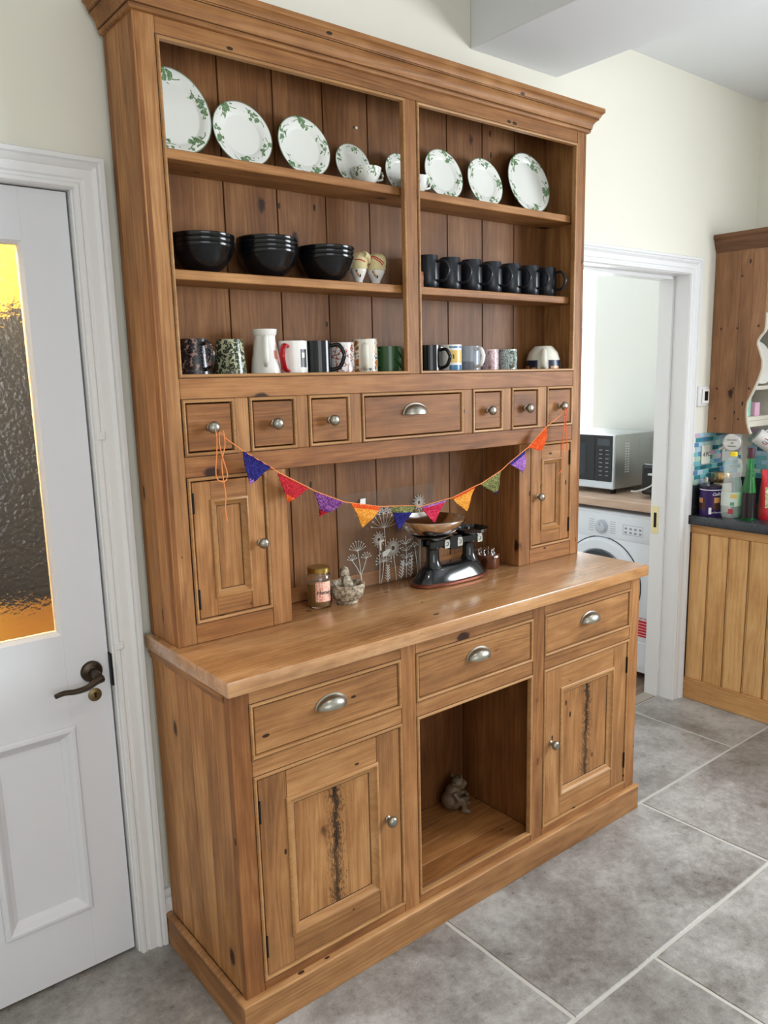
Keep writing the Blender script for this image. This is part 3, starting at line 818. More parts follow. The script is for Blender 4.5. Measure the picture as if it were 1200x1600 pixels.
# ---- green ivy plates
def ivy_mat(name, cells=17.0, disc=True):
    m, nt, bs = newmat(name)
    tc = node(nt, 'ShaderNodeTexCoord'); oi = node(nt, 'ShaderNodeObjectInfo')
    x, y, z = sep(nt, tc.outputs['Object'])
    ang = mth(nt, 'ARCTAN2', y, x)
    if disc: r = mth(nt, 'SQRT', mth(nt, 'ADD', mth(nt, 'MULTIPLY', x, x), mth(nt, 'MULTIPLY', y, y)))
    else: r = mth(nt, 'ADD', 0.35, mth(nt, 'MULTIPLY', z, 14.0))
    ph = mth(nt, 'MULTIPLY', oi.outputs['Random'], 6.28)
    clump = mth(nt, 'SINE', mth(nt, 'ADD', mth(nt, 'MULTIPLY', ang, 5.0), ph))
    cb = node(nt, 'ShaderNodeCombineXYZ')
    nt.links.new(mth(nt, 'MULTIPLY', ang, 1.0), cb.inputs[0]); nt.links.new(r, cb.inputs[1]); nt.links.new(ph, cb.inputs[2])
    d1, c1 = voro(nt, cb.outputs[0], cells * 0.34)
    lf = mth(nt, 'ADD', d1, mth(nt, 'MULTIPLY', noise(nt, cb.outputs[0], 26.0, 2.0), 0.45))
    thr = mth(nt, 'ADD', 0.56, mth(nt, 'MULTIPLY', clump, 0.24))
    leaf = mth(nt, 'LESS_THAN', lf, thr)
    wav = mth(nt, 'MULTIPLY', mth(nt, 'SINE', mth(nt, 'ADD', mth(nt, 'MULTIPLY', ang, 8.0), ph)), 0.05)
    band = mth(nt, 'LESS_THAN', mth(nt, 'ABSOLUTE', mth(nt, 'SUBTRACT', r, mth(nt, 'ADD', 0.82, wav))), 0.14)
    vine = mth(nt, 'LESS_THAN', mth(nt, 'ABSOLUTE', mth(nt, 'SUBTRACT', r, mth(nt, 'ADD', 0.83, wav))), 0.012)
    mask = mth(nt, 'MAXIMUM', mth(nt, 'MULTIPLY', leaf, band), mth(nt, 'MULTIPLY', vine, mth(nt, 'GREATER_THAN', clump, -0.6)))
    edge = mth(nt, 'GREATER_THAN', r, 0.972)
    grn = mix(nt, mth(nt, 'GREATER_THAN', noise(nt, cb.outputs[0], 40.0, 1.0), 0.52), C(66, 104, 62), C(128, 158, 112))
    col = mix(nt, mth(nt, 'MULTIPLY', mask, 0.95), C(228, 229, 222), grn)
    if disc: col = mix(nt, mth(nt, 'MULTIPLY', edge, 0.75), col, C(52, 92, 54))
    nt.links.new(col, bs.inputs['Base Color'])
    bs.inputs['Roughness'].default_value = 0.15
    return m
IVY = ivy_mat('white_china_with_green_ivy_border')
IVYC = ivy_mat('white_cup_with_green_ivy', disc=False)
def plate_mesh(rim=0.62):
    pr = [(0.0005, 0.0), (rim, 0.0), (rim + 0.03, 0.012), (rim + 0.07, 0.045), (0.98, 0.105), (1.0, 0.113), (1.0, 0.128), (0.985, 0.130), (rim + 0.07, 0.075), (rim + 0.02, 0.042), (rim - 0.03, 0.030), (0.0005, 0.028)]
    return MB().lathe(pr, (0, 0, 0), 56).mesh('plate', IVY, smooth=40)
PL_D = plate_mesh(0.62); PL_S = plate_mesh(0.58); PL_P = plate_mesh(0.72)
def plate(me, x, yb, D, lean, label, sx=1.0, z=2.0605):
    R = D / 2; th = math.radians(lean)
    o = bpy.data.objects.new('plate', me)
    # stand the outer rim on the shelf
    c = (x, yb + R * math.sin(th) - 0.128 * R * math.cos(th) * 0.0, z + R * math.cos(th) + 0.0005)
    link(o, None, c)
    o.scale = (R * sx, R, R); o.rotation_euler = (PI / 2 - th, 0, 0)
    tag(o, label, 'plate', 'green ivy plates on the top shelf')
    return o
plate(PL_P, 0.132, -0.090, 0.206, 13, 'largest ivy platter, partly hidden by the left upright of the top shelf', 0.90)
plate(PL_D, 0.311, -0.086, 0.163, 13, 'ivy dinner plate next to the large platter on the top left shelf')
plate(PL_D, 0.491, -0.086, 0.159, 13, 'ivy dinner plate left of the saucer and cup in the top left bay')
plate(PL_S, 0.656, -0.074, 0.118, 13, 'small ivy saucer behind a cup in the top left bay')
plate(PL_S, 0.828, -0.074, 0.118, 13, 'small ivy saucer half hidden behind the middle upright')
plate(PL_D, 0.986, -0.086, 0.152, 13, 'leftmost large ivy plate in the top right bay')
plate(PL_S, 1.162, -0.086, 0.152, 13, 'ivy plate in the middle of the top right bay')
plate(PL_P, 1.365, -0.090, 0.198, 13, 'large plain-centred ivy platter at the right end of the top shelf')
def ivy_cup(x, y, label):
    t = thing('cup', label, 'cup', (x, y, 2.0603), 'small ivy cups on the top shelf')
    b = MB(); b.lathe([(0.0005, 0.0), (0.021, 0.0), (0.021, 0.004), (0.030, 0.012), (0.039, 0.028), (0.0425, 0.045), (0.040, 0.045), (0.036, 0.028), (0.027, 0.014), (0.0005, 0.008)], (x, y, 2.0603), 36)
    b.build('cup_body', IVYC, t)
    b = MB(); b.tube(smoothpath([(x + 0.036, y, 2.098), (x + 0.055, y, 2.101), (x + 0.057, y, 2.085), (x + 0.034, y, 2.078)], 4), 0.0032, 8); b.build('handle', IVYC, t)
ivy_cup(0.672, -0.103, 'small ivy cup standing in front of the left saucer')
ivy_cup(0.850, -0.103, 'small ivy cup beside the middle upright, in front of a saucer')

# ---- black bowls, three stacks
bowl_pr = [(0.0005, 0.0), (0.034, 0.0), (0.036, 0.003), (0.050, 0.013), (0.066, 0.031), (0.0745, 0.050), (0.0765, 0.055), (0.0785, 0.0575), (0.0785, 0.064), (0.0765, 0.0655), (0.0735, 0.0655),
           (0.0725, 0.054), (0.064, 0.034), (0.049, 0.018), (0.033, 0.008), (0.0005, 0.007)]
BOWL = MB().lathe(bowl_pr, (0, 0, 0), 56).mesh('bowl', BLACKCER, smooth=40)
ORD = ('bottom', 'second from bottom', 'third from bottom', 'topmost')
for x, st in ((0.170, 'the left stack beside the upright'), (0.352, 'the middle stack'), (0.531, 'the right stack beside the egg cups')):
    n = 3 if 'right' in st else 4
    for k in range(n):
        w = 'topmost' if k == n - 1 else ORD[k]
        o = put('bowl', BOWL, None, (x + random.uniform(-.001, .001), -0.098, 1.7975 + k * (0.0105 if n == 4 else 0.0115)))
        tag(o, 'glossy black bowl, %s of %s' % (w, st), 'bowl', 'black bowls stacked on the second shelf')

# ---- mugs
def pattern(name, cols, scale, stops, rough=0.2, warp=0.6, zs=1.0):
    m, nt, bs = newmat(name)
    tc = node(nt, 'ShaderNodeTexCoord')
    p = vmul(nt, tc.outputs['Object'], (1, 1, zs))
    w = vadd(nt, p, vmul(nt, noise(nt, p, scale * 0.8, 2.0, 0.5, 'Color'), (warp / scale,) * 3))
    d, c = voro(nt, w, scale)
    f = mth(nt, 'ADD', mth(nt, 'MULTIPLY', d, 0.7), mth(nt, 'MULTIPLY', noise(nt, w, scale * 2.2, 2.0), 0.45))
    nt.links.new(ramp(nt, f, [(s, C(*k)) for s, k in zip(stops, cols)], 'CONSTANT'), bs.inputs['Base Color'])
    bs.inputs['Roughness'].default_value = rough
    return m
MORRIS1 = pattern('dark_floral_glaze', [(34, 34, 38), (84, 80, 80), (22, 22, 26), (46, 46, 50), (160, 122, 110)], 105, [0, .26, .36, .54, .74])
MORRIS2 = pattern('green_leaf_glaze', [(206, 210, 194), (96, 108, 72), (36, 44, 34), (52, 60, 44), (176, 178, 146)], 105, [0, .27, .37, .52, .62])
PINKFL = pattern('pink_floral_glaze', [(62, 44, 52), (206, 178, 180), (150, 110, 120), (216, 192, 190)], 80, [0, .36, .62, .68])
GREYFL = pattern('grey_green_floral_glaze', [(44, 50, 52), (176, 190, 184), (100, 112, 110), (190, 202, 196)], 80, [0, .36, .60, .68])
REDLEAF = pattern('white_glaze_with_red_leaves', [(52, 48, 56), (226, 224, 220), (176, 74, 56), (232, 230, 226)], 55, [0, .22, .62, .72])
MULTI = pattern('white_glaze_with_bright_garden_flowers', [(150, 60, 40), (92, 108, 60), (190, 120, 60), (214, 206, 190), (60, 70, 96)], 55, [0, .28, .40, .54, .74])
GREENGL = plain('dark_green_glaze', C(46, 82, 46), 0.16, bmp=0.0)
REDGL = plain('red_glaze', C(170, 20, 32), 0.2)
GREYGL = plain('blue_grey_glaze', C(150, 156, 166), 0.22)
CREAMGL = plain('cream_glaze', C(226, 222, 208), 0.2)
YELP = plain('yellow_print', C(222, 184, 96), 0.3)
BLUEP = plain('blue_print', C(60, 112, 150), 0.3)
INKP = plain('black_print', C(34, 34, 38), 0.35)
PINKP = plain('salmon_pink_print', C(206, 140, 128), 0.3)
ORGP = plain('orange_print', C(206, 146, 92), 0.3)
NAVYP = plain('navy_print', C(32, 38, 62), 0.3)
BAMB = plain('black_gloss_mug', C(14, 16, 22), 0.15)

def prof_r(pr, t):
    """outer radius at height fraction t for a list of (t, r)"""
    for (t0, r0), (t1, r1) in zip(pr[:-1], pr[1:]):
        if t0 <= t <= t1: return r0 + (r1 - r0) * (t - t0) / max(1e-6, t1 - t0)
    return pr[-1][1]
def mug(name, cat, label, x, y, z, H, outer, bodymat, hmat, hang, group, inv=False, hr=0.0048, hw=0.030, hz=(0.82, 0.18), hflat=1.5, drop=0.0, rim=None, prints=()):
    """outer: list of (height fraction, radius); hang: direction of the handle"""
    t = thing(name, label, cat, (x, y, z), group)
    b = MB()
    th = 0.0035
    P = [(0.0004, 0.0)] + [(r, f * H) for f, r in outer] + [(outer[-1][1] - th, H - 0.0006)]
    P += [(max(0.004, r - th), max(f * H, 0.007)) for f, r in reversed(outer[:-1])] + [(0.0004, 0.007)]
    if inv: P = [(r, H - h) for r, h in P]
    b.lathe(P, (x, y, z), 40)
    b.build('mug_body', bodymat, t, org=(x, y, z))
    def at(f, a, off=0.0):
        r = prof_r(outer, 1 - f if inv else f) + off
        return (x + r * math.cos(a), y + r * math.sin(a), z + f * H)
    if hmat is not None:
        a = hang
        def hp(f, off): return at(f, a, off)
        pts = [hp(hz[0], -0.002), hp(hz[0] + 0.02, hw * 0.62), hp(hz[0] - (hz[0] - hz[1]) * 0.30, hw), hp((hz[0] + hz[1]) / 2 - drop, hw * 1.0), hp(hz[1] + 0.08 - drop, hw * 0.66), hp(hz[1], -0.002)]
        hb = MB(); hb.tube(smoothpath(pts, 5), hr, 10, 0, flat=hflat, up=(-math.sin(a), math.cos(a), 0))
        hb.build('handle', hmat, t)
    for nm, mt, a0, a1, f0, f1 in prints:
        pb = MB(); vs = []; n = 10; k = 4
        for i in range(n + 1):
            for j in range(k + 1):
                vs.append(at(f0 + (f1 - f0) * j / k, a0 + (a1 - a0) * i / n, 0.0004))
        fs = [(i * (k + 1) + j, (i + 1) * (k + 1) + j, (i + 1) * (k + 1) + j + 1, i * (k + 1) + j + 1) for i in range(n) for j in range(k)]
        pb.add(vs, fs); pb.build(nm, mt, t)
    return t
Z3 = 1.5498
YM = -0.086
G3 = 'assorted mugs on the bottom shelf'
cyl = lambda r: [(0.0, r * 0.9), (0.03, r), (1.0, r)]
tap = lambda rb, rt: [(0.0, rb * 0.92), (0.04, rb), (0.5, rb * 0.6 + rt * 0.4), (1.0, rt)]
d2r = math.radians
f0 = lambda x: facing(x, YM)
mug('mug', 'mug', 'dark grey floral tapered mug at the left end of the bottom shelf', 0.139, YM, Z3, 0.093, tap(0.0405, 0.0335), MORRIS1, MORRIS1, f0(.139) + d2r(38), G3, hz=(0.86, 0.2))
mug('mug', 'mug', 'green and cream leaf-patterned tapered mug on the bottom shelf', 0.235, YM, Z3, 0.093, tap(0.0405, 0.0335), MORRIS2, MORRIS2, f0(.235) + d2r(4), G3, hz=(0.84, 0.2))
ax_ = f0(.336)
mug('jug', 'jug', 'tall white jug with pink print and flared rim on the bottom shelf', 0.338, YM, Z3, 0.120, [(0.0, 0.036), (0.03, 0.0405), (0.35, 0.0365), (0.80, 0.0275), (0.86, 0.0275), (0.90, 0.031), (1.0, 0.0325)], WHITEGL, WHITEGL, ax_ + d2r(2), G3, hz=(0.80, 0.22), hr=0.0042, hw=0.026,
    prints=(('pink_flower', PINKP, ax_ + d2r(40), ax_ + d2r(66), 0.36, 0.55), ('pink_stem', PINKP, ax_ + d2r(62), ax_ + d2r(74), 0.06, 0.42), ('pink_spray', PINKP, ax_ + d2r(70), ax_ + d2r(88), 0.4, 0.78), ('pink_flower', PINKP, ax_ - d2r(86), ax_ - d2r(62), 0.42, 0.56)))
ax_ = f0(.415)
wm = mug('mug', 'mug', 'white mug with bright red handle and black print', 0.4215, YM, Z3, 0.091, cyl(0.0390), WHITEGL, REDGL, ax_ - d2r(22), G3, hw=0.032, hz=(0.84, 0.14), hr=0.0052,
    prints=(('black_print', INKP, ax_ + d2r(32), ax_ + d2r(64), 0.24, 0.76), ('print_gap', WHITEGL, ax_ + d2r(38), ax_ + d2r(52), 0.52, 0.66)))
mug('mug', 'mug', 'glossy black mug with its black handle turned right, bottom left bay', 0.502, YM, Z3, 0.092, cyl(0.0375), BAMB, BAMB, f0(.502) + d2r(84), G3, hw=0.034, hz=(0.86, 0.16), hr=0.0055)
mug('mug', 'mug', 'white mug with red leaves behind the black mug handle', 0.588, YM + 0.012, Z3, 0.089, cyl(0.0375), REDLEAF, None, 0, G3)
ax_ = f0(.66)
mug('mug', 'mug', 'white mug with bright garden flowers and a plain white handle panel', 0.664, YM, Z3, 0.099, cyl(0.0365), MULTI, CREAMGL, ax_ + d2r(2), G3, hz=(0.80, 0.16), hr=0.0058, hw=0.024,
    prints=(('plain_panel', CREAMGL, ax_ - d2r(28), ax_ + d2r(36), 0.02, 0.99),))
gm = mug('mug', 'mug', 'dark green moulded mug at the right end of the bottom left bay', 0.748, YM, Z3, 0.079, cyl(0.040), GREENGL, GREENGL, f0(.748) - d2r(38), G3, hz=(0.84, 0.3), hr=0.0042)
ax_ = f0(.748)
for i in range(9):
    a = ax_ + d2r(30 + (i * 37) % 46); f = 0.18 + 0.075 * i
    b = MB(); b.sphere((0.748 + 0.0402 * math.cos(a), YM + 0.0402 * math.sin(a), Z3 + f * 0.079), 0.0055, 8, 0, 1, 1, 0.7)
    b.build('moulded_leaf', GREENGL, gm)
mug('mug', 'mug', 'glossy black mug at the left end of the bottom right bay', 0.910, YM, Z3, 0.084, cyl(0.036), BAMB, BAMB, f0(.91) + d2r(70), G3, hr=0.005)
ax_ = f0(.995)
mug('mug', 'mug', 'white mug with yellow and blue printed panels and handle turned left', 1.000, YM, Z3, 0.086, cyl(0.034), WHITEGL, WHITEGL, ax_ - d2r(48), G3, hz=(0.86, 0.18), hr=0.0055,
    prints=(('yellow_panel', YELP, ax_ - d2r(8), ax_ + d2r(72), 0.36, 0.80), ('blue_panel', BLUEP, ax_ - d2r(8), ax_ + d2r(72), 0.03, 0.28), ('blue_stripe', BLUEP, ax_ - d2r(8), ax_ + d2r(72), 0.88, 0.94), ('small_mark', INKP, ax_ + d2r(10), ax_ + d2r(18), 0.50, 0.66)))
ax_ = f0(1.08)
mug('mug', 'mug', 'blue-grey mug with a white heart-ended handle in the bottom right bay', 1.083, YM, Z3, 0.082, cyl(0.034), GREYGL, WHITEGL, ax_ + d2r(40), G3, hz=(0.88, 0.22), hr=0.0052, hw=0.030,
    prints=(('pale_panel', WHITEGL, ax_ - d2r(70), ax_ - d2r(48), 0.05, 0.95), ('dark_band', plain('slate_print', C(110, 116, 126), .3), ax_ - d2r(44), ax_ + d2r(24), 0.12, 0.42)))
mug('mug', 'mug', 'small pink mug with dark floral print in the bottom right bay', 1.170, YM, Z3, 0.0725, cyl(0.0315), PINKFL, PINKFL, f0(1.17) + d2r(6), G3, hz=(0.84, 0.2), hr=0.0045)
mug('mug', 'mug', 'small grey-green mug with dark floral print in the bottom right bay', 1.257, YM, Z3, 0.0735, cyl(0.0315), GREYFL, GREYFL, f0(1.257) + d2r(24), G3, hz=(0.84, 0.2), hr=0.0045)
ax_ = f0(1.44)
dome = [(0.0, 0.030), (0.06, 0.036), (0.25, 0.050), (0.5, 0.0575), (0.8, 0.0605), (1.0, 0.0605)]
mug('breakfast_cup', 'cup', 'large round white cup upside down with navy and orange print', 1.440, -0.084, Z3, 0.085, dome, CREAMGL, CREAMGL, ax_ + d2r(2), G3, inv=True, hz=(0.78, 0.14), hw=0.024, hr=0.0062,
    prints=(('navy_print', NAVYP, ax_ - d2r(78), ax_ - d2r(18), 0.10, 0.44), ('navy_print', NAVYP, ax_ + d2r(18), ax_ + d2r(78), 0.10, 0.44),
            ('orange_shape', ORGP, ax_ - d2r(80), ax_ - d2r(48), 0.02, 0.22), ('orange_shape', ORGP, ax_ + d2r(26), ax_ + d2r(60), 0.02, 0.20), ('orange_shape', ORGP, ax_ - d2r(40), ax_ - d2r(22), 0.02, 0.16)))
# black mugs on the second shelf
Z2 = 1.7973
barrel = [(0.0, 0.029), (0.04, 0.032), (0.35, 0.0345), (0.7, 0.034), (0.93, 0.0315), (1.0, 0.0305)]
ORD7 = ('first', 'second', 'third', 'fourth', 'fifth', 'sixth', 'seventh')
for k, x in enumerate((0.908, 1.000, 1.091, 1.182, 1.272, 1.362, 1.450)):
    mug('mug', 'mug', 'charcoal black mug with looped handle, %s from the middle upright' % ORD7[k], x, -0.086, Z2, 0.0985, barrel, BLACKMUG, BLACKMUG,
        facing(x, -0.086) + d2r(62), 'charcoal mugs in a row on the second shelf', hz=(0.80, 0.24), hr=0.0042, hw=0.036, drop=0.06, hflat=1.4)

# ---- egg cups in knitted hats
KNITC = plain('cream_knit', C(214, 198, 150), 0.9, bmp=0.8, bscale=500)
REDR = plain('red_ribbon', C(190, 30, 34), 0.5)
for x, y, s, lab, tilt in ((0.648, -0.088, 0.98, 'egg cup in a drooping cream knitted hat, beside the black bowls', 1), (0.708, -0.088, 1.15, 'egg cup in a round cream knitted hat with red ribbon, on the right', 0)):
    t = thing('egg_cup', lab, 'egg cup', (x, y, Z2), 'egg cups with knitted hats')
    b = MB(); b.lathe([(0.0004, 0), (0.0135 * s, 0), (0.014 * s, 0.002), (0.011 * s, 0.007), (0.0115 * s, 0.012), (0.017 * s, 0.024), (0.0225 * s, 0.037), (0.0232 * s, 0.046), (0.021 * s, 0.046), (0.0004, 0.03)], (x, y, Z2), 28)
    cb_ = b.build('cup', WHITEGL, t)
    a = facing(x, y)
    for (da, zz, r_, mt) in ((-0.15, 0.034, 0.0055, ORGP), (0.0, 0.027, 0.005, ORGP), (0.25, 0.024, 0.0045, INKP), (-0.3, 0.037, 0.003, INKP)):
        rr_ = s * (0.0175 + (zz - 0.024) * 0.42)
        q = MB(); q.sphere((x + rr_ * math.cos(a + da), y + rr_ * math.sin(a + da), Z2 + zz), r_, 10, 0, 0.5, 0.5, 1.1); q.build('chicken_print', mt, cb_)
    b = MB(); rs = []
    for h, r_, dx in ((0.042, 0.0245, 0), (0.046, 0.0252, 0), (0.052, 0.0247, 0), (0.060, 0.0262, 0), (0.070, 0.0265, 0), (0.079, 0.023, 0.002 + tilt * 0.004), (0.085, 0.0165, 0.003 + tilt * 0.008), (0.0885, 0.008, 0.003 + tilt * 0.010), (0.089, 0.001, 0.003 + tilt * 0.01)):
        rs.append([(x + dx + s * r_ * math.cos(2 * PI * j / 28) * (1 + 0.03 * math.sin(7 * 2 * PI * j / 28)), y + s * r_ * math.sin(2 * PI * j / 28), Z2 + h + 0.0012 * math.sin(5 * 2 * PI * j / 28)) for j in range(28)])
    b.rings(rs); hat = b.build('knitted_hat', KNITC, t)
    if tilt:
        q = MB(); q.tube(smoothpath([(x + 0.004, y - 0.02, Z2 + 0.080), (x + 0.020, y - 0.016, Z2 + 0.074), (x + 0.029, y - 0.01, Z2 + 0.060)], 4), [0.011, 0.0112, 0.011, 0.0105, 0.010, 0.009, 0.0075, 0.0055, 0.003], 10); q.build('hat_flap', KNITC, hat)
        ribs = [[(a - 0.9, 0.064), (a - 0.3, 0.066), (a + 0.3, 0.065), (a + 0.8, 0.060)]]
    else:
        ribs = [[(a - 0.55, 0.055), (a - 0.5, 0.068), (a - 0.15, 0.078), (a + 0.5, 0.068), (a + 0.9, 0.060)], [(a - 0.1, 0.073), (a + 0.4, 0.064), (a + 0.75, 0.055)]]
    for rb in ribs:
        q = MB(); q.tube(smoothpath([(x + s * 0.0268 * math.cos(aa), y + s * 0.0268 * math.sin(aa), Z2 + zz) for aa, zz in rb], 4), 0.0014, 6); q.build('ribbon', REDR, hat)
# small turned wooden pot
b = MB(); b.lathe([(0.0004, 0), (0.012, 0), (0.0135, 0.003), (0.0128, 0.012), (0.0135, 0.0165), (0.0128, 0.018), (0.0138, 0.024), (0.0138, 0.034), (0.0125, 0.040), (0.0138, 0.042), (0.0125, 0.046), (0.0004, 0.0465)], (0.8525, -0.110, Z2), 24)
o = b.build('pepper_mill', wood('turned_wood', 2, lo=(110, 62, 44), mid=(150, 96, 72), hi=(180, 128, 98), objcol=False), org=(0.8525, -0.110, Z2))
tag(o, 'small turned wooden pot beside the middle upright on the second shelf', 'pepper mill')
# little white cup hook on the top back board
b = MB(); b.sphere((0.705, -0.0185, 2.235), 0.0045, 10); b.build('cup_hook', WHITEGL, DR)
# ================================================================ things in the open recess
ZW = 0.9002
# ---- honey jar
t = thing('honey_jar', 'glass jar of set honey with a gold lid and pink label', 'jar', (0.468, -0.098, ZW))
JG = plain('clear_jar_glass', (0.95, 0.96, 0.95, 1), 0.04, trans=1.0)
b = MB(); jc = (0.468, -0.098, ZW)
b.lathe([(0.0004, 0.0), (0.030, 0.0), (0.034, 0.004), (0.0355, 0.012), (0.0355, 0.084), (0.033, 0.094), (0.0295, 0.098), (0.0295, 0.102), (0.0275, 0.102), (0.0275, 0.098), (0.031, 0.092), (0.0335, 0.083), (0.0335, 0.012), (0.031, 0.005), (0.0004, 0.004)], jc, 40)
b.build('jar_glass', JG, t)
b = MB(); b.lathe([(0.0004, 0.0048), (0.0305, 0.0055), (0.0331, 0.0125), (0.0331, 0.064), (0.0331, 0.069), (0.0004, 0.067)], jc, 40)
b.build('honey', plain('set_honey', C(150, 116, 66), 0.4, bmp=0.1), t)
b = MB(); b.lathe([(0.0004, 0.101), (0.0318, 0.101), (0.0322, 0.104), (0.0322, 0.113), (0.030, 0.1155), (0.0004, 0.1145)], jc, 40)
b.build('lid', plain('gold_lacquer_lid', C(160, 136, 70), 0.3, 0.9), t)
m, nt, bs = newmat('pink_honeycomb_label')
tc = node(nt, 'ShaderNodeTexCoord'); d_, c_ = voro(nt, vmul(nt, tc.outputs['Object'], (1, 1, 1)), 150.0, 0.35)
nt.links.new(mix(nt, mth(nt, 'GREATER_THAN', d_, 0.46), C(222, 140, 120), C(238, 196, 176)), bs.inputs['Base Color'])
a0 = facing(0.468, -0.098)
b = MB(); vs = []; n = 12
for i in range(n + 1):
    a = a0 - 0.30 + 1.35 * i / n
    vs += [(jc[0] + 0.0359 * math.cos(a), jc[1] + 0.0359 * math.sin(a), ZW + 0.020), (jc[0] + 0.0359 * math.cos(a), jc[1] + 0.0359 * math.sin(a), ZW + 0.078)]
b.add(vs, [(2 * i, 2 * i + 2, 2 * i + 3, 2 * i + 1) for i in range(n)]); lb = b.build('label', m, t)
a = a0 + 0.38
put_text('Honey', 0.017, INKP, lb, (jc[0] + 0.0368 * math.cos(a), jc[1] + 0.0368 * math.sin(a), ZW + 0.048), (-math.sin(a), math.cos(a), 0), (0, 0, 1), shear=0.2)

# ---- mortar and pestle
m, nt, bs = newmat('speckled_granite')
tc = node(nt, 'ShaderNodeTexCoord')
gf = noise(nt, tc.outputs['Object'], 95.0, 5.0, 0.7)
nt.links.new(ramp(nt, gf, [(0.36, C(74, 62, 50)), (0.48, C(150, 134, 112)), (0.62, C(206, 196, 176))]), bs.inputs['Base Color'])
bs.inputs['Roughness'].default_value = 0.75; bump(nt, bs, gf, 0.5, 0.003)
GRAN = m
mc = (0.548, -0.122, ZW)
b = MB(); b.lathe([(0.0004, 0), (0.030, 0), (0.032, 0.004), (0.031, 0.008), (0.038, 0.013), (0.0475, 0.028), (0.0515, 0.045), (0.052, 0.056), (0.050, 0.0585), (0.044, 0.057), (0.041, 0.045), (0.034, 0.030), (0.020, 0.021), (0.0004, 0.019)], mc, 44)
o = b.build('mortar', GRAN, org=mc); tag(o, 'rough speckled granite mortar bowl beside the honey jar', 'mortar')
b = MB(); P = smoothpath([(0.552, -0.126, ZW + 0.0375), (0.551, -0.120, ZW + 0.055), (0.550, -0.112, ZW + 0.078), (0.549, -0.106, ZW + 0.103)], 4)
b.tube(P, [0.006, 0.0135, 0.0155, 0.0165, 0.0165, 0.0158, 0.0150, 0.0145, 0.0142, 0.0140, 0.0135, 0.0115, 0.004], 16)
o = b.build('pestle', GRAN, org=(0.552, -0.126, ZW + 0.02)); tag(o, 'short granite pestle standing in the mortar', 'pestle')

# ---- glass chopping board with etched flowers, leaning on the back boards
GB = plain('thin_clear_glass', (0.30, 0.32, 0.30, 1), 0.03, alpha=0.06, spec=0.9)
GW = plain('white_etched_line', C(214, 214, 208), 0.7)
t = thing('glass_chopping_board', 'clear glass chopping board etched with white flowers, leaning at the back', 'chopping board', (0.785, -0.040, ZW))
def gb(x, z, off=0.0):               # board coordinates to the leaning plane
    return (x, -0.0300 + (z - ZW) * 0.045 - off, z)
b = MB(); pl = []
x0, x1, z0, z1, r = 0.592, 0.982, ZW, ZW + 0.297, 0.014
for cx_, cz_, s in ((x0 + r, z0 + r, 180), (x1 - r, z0 + r, 270), (x1 - r, z1 - r, 0), (x0 + r, z1 - r, 90)):
    pl += arc(cx_, cz_, r, s, s + 90, 5)
b.prism(pl, lambda u, v, d: gb(u, v, d), 0.0, 0.004)
b.build('board', GB, t, smooth=30)
for x_, z_ in ((x0 + 0.02, z0 + 0.02), (x1 - 0.02, z1 - 0.02)):
    pass
EB = MB()
def ln(pts, r=0.0009):
    EB.tube([gb(x, z, 0.0048) for x, z in pts], r, 5, 0, flat=1.0, up=(0, 1, 0.1))
def umbel(x, z, R, n, a0_=20, a1_=160, dot=0.0022):
    for i in range(n):
        a = math.radians(a0_ + (a1_ - a0_) * i / (n - 1)); ex, ez = x + R * math.cos(a), z + R * math.sin(a) * 0.95
        ln([(x, z), ((x + ex) / 2 + 0.2 * R * math.cos(a) * 0.3, z + (ez - z) * 0.42), (ex, ez)], 0.0006)
        EB.sphere(gb(ex, ez, 0.0048), dot, 6)
def stem(x, z, xb, zb=None):
    zb = ZW + 0.004 if zb is None else zb
    ln([(x, z), ((x + xb) / 2 + 0.002, (z + zb) / 2), (xb, zb)], 0.0010)
def ballflower(x, z, R, n=22):
    for i in range(n):
        a = 2 * PI * i / n; rr_ = R * (1.0 if i % 2 else 0.72)
        ln([(x + 0.25 * R * math.cos(a), z + 0.25 * R * math.sin(a)), (x + rr_ * math.cos(a), z + rr_ * math.sin(a))], 0.0008)
        EB.sphere(gb(x + rr_ * math.cos(a), z + rr_ * math.sin(a), 0.0048), 0.0017, 6)
def chevron(x, zt, zb, xb, n):
    stem(x, zt, xb, zb)
    for i in range(n):
        f = i / n; z = zb + (zt - zb) * f + 0.004; xx = xb + (x - xb) * f; w = 0.010 * (1 - 0.4 * f)
        ln([(xx - w, z + w), (xx, z), (xx + w, z + w)], 0.0016)
umbel(0.658, 1.020, 0.032, 8); stem(0.658, 1.020, 0.665, 0.925); umbel(0.635, 0.994, 0.018, 6); stem(0.635, 0.994, 0.664, 0.945); umbel(0.689, 0.993, 0.019, 6); stem(0.689, 0.993, 0.666, 0.945); stem(0.666, 0.945, 0.667)
umbel(0.765, 1.078, 0.050, 9, 10, 170, 0.003); stem(0.765, 1.078, 0.768)
for k in range(5): ballflower(0.745 + 0.011 * k, 1.128 + 0.006 * (k % 2), 0.009, 8)
ballflower(0.796, 1.009, 0.030, 30); stem(0.796, 0.985, 0.803); ballflower(0.741, 1.044, 0.024, 24); stem(0.741, 1.022, 0.736)
umbel(0.756, 0.972, 0.030, 11, -10, 190, 0.0026); stem(0.756, 0.972, 0.742); ballflower(0.912, 1.141, 0.024, 26); stem(0.912, 1.118, 0.904)
stem(0.850, 1.040, 0.845)
for k, z in enumerate((0.945, 0.968, 0.992, 1.014)):
    for s in (-1, 1):
        ln([(0.848, z), (0.848 + s * 0.012, z + 0.013), (0.848 + s * 0.023, z + 0.014), (0.848 + s * 0.014, z + 0.003), (0.848, z)], 0.0009)
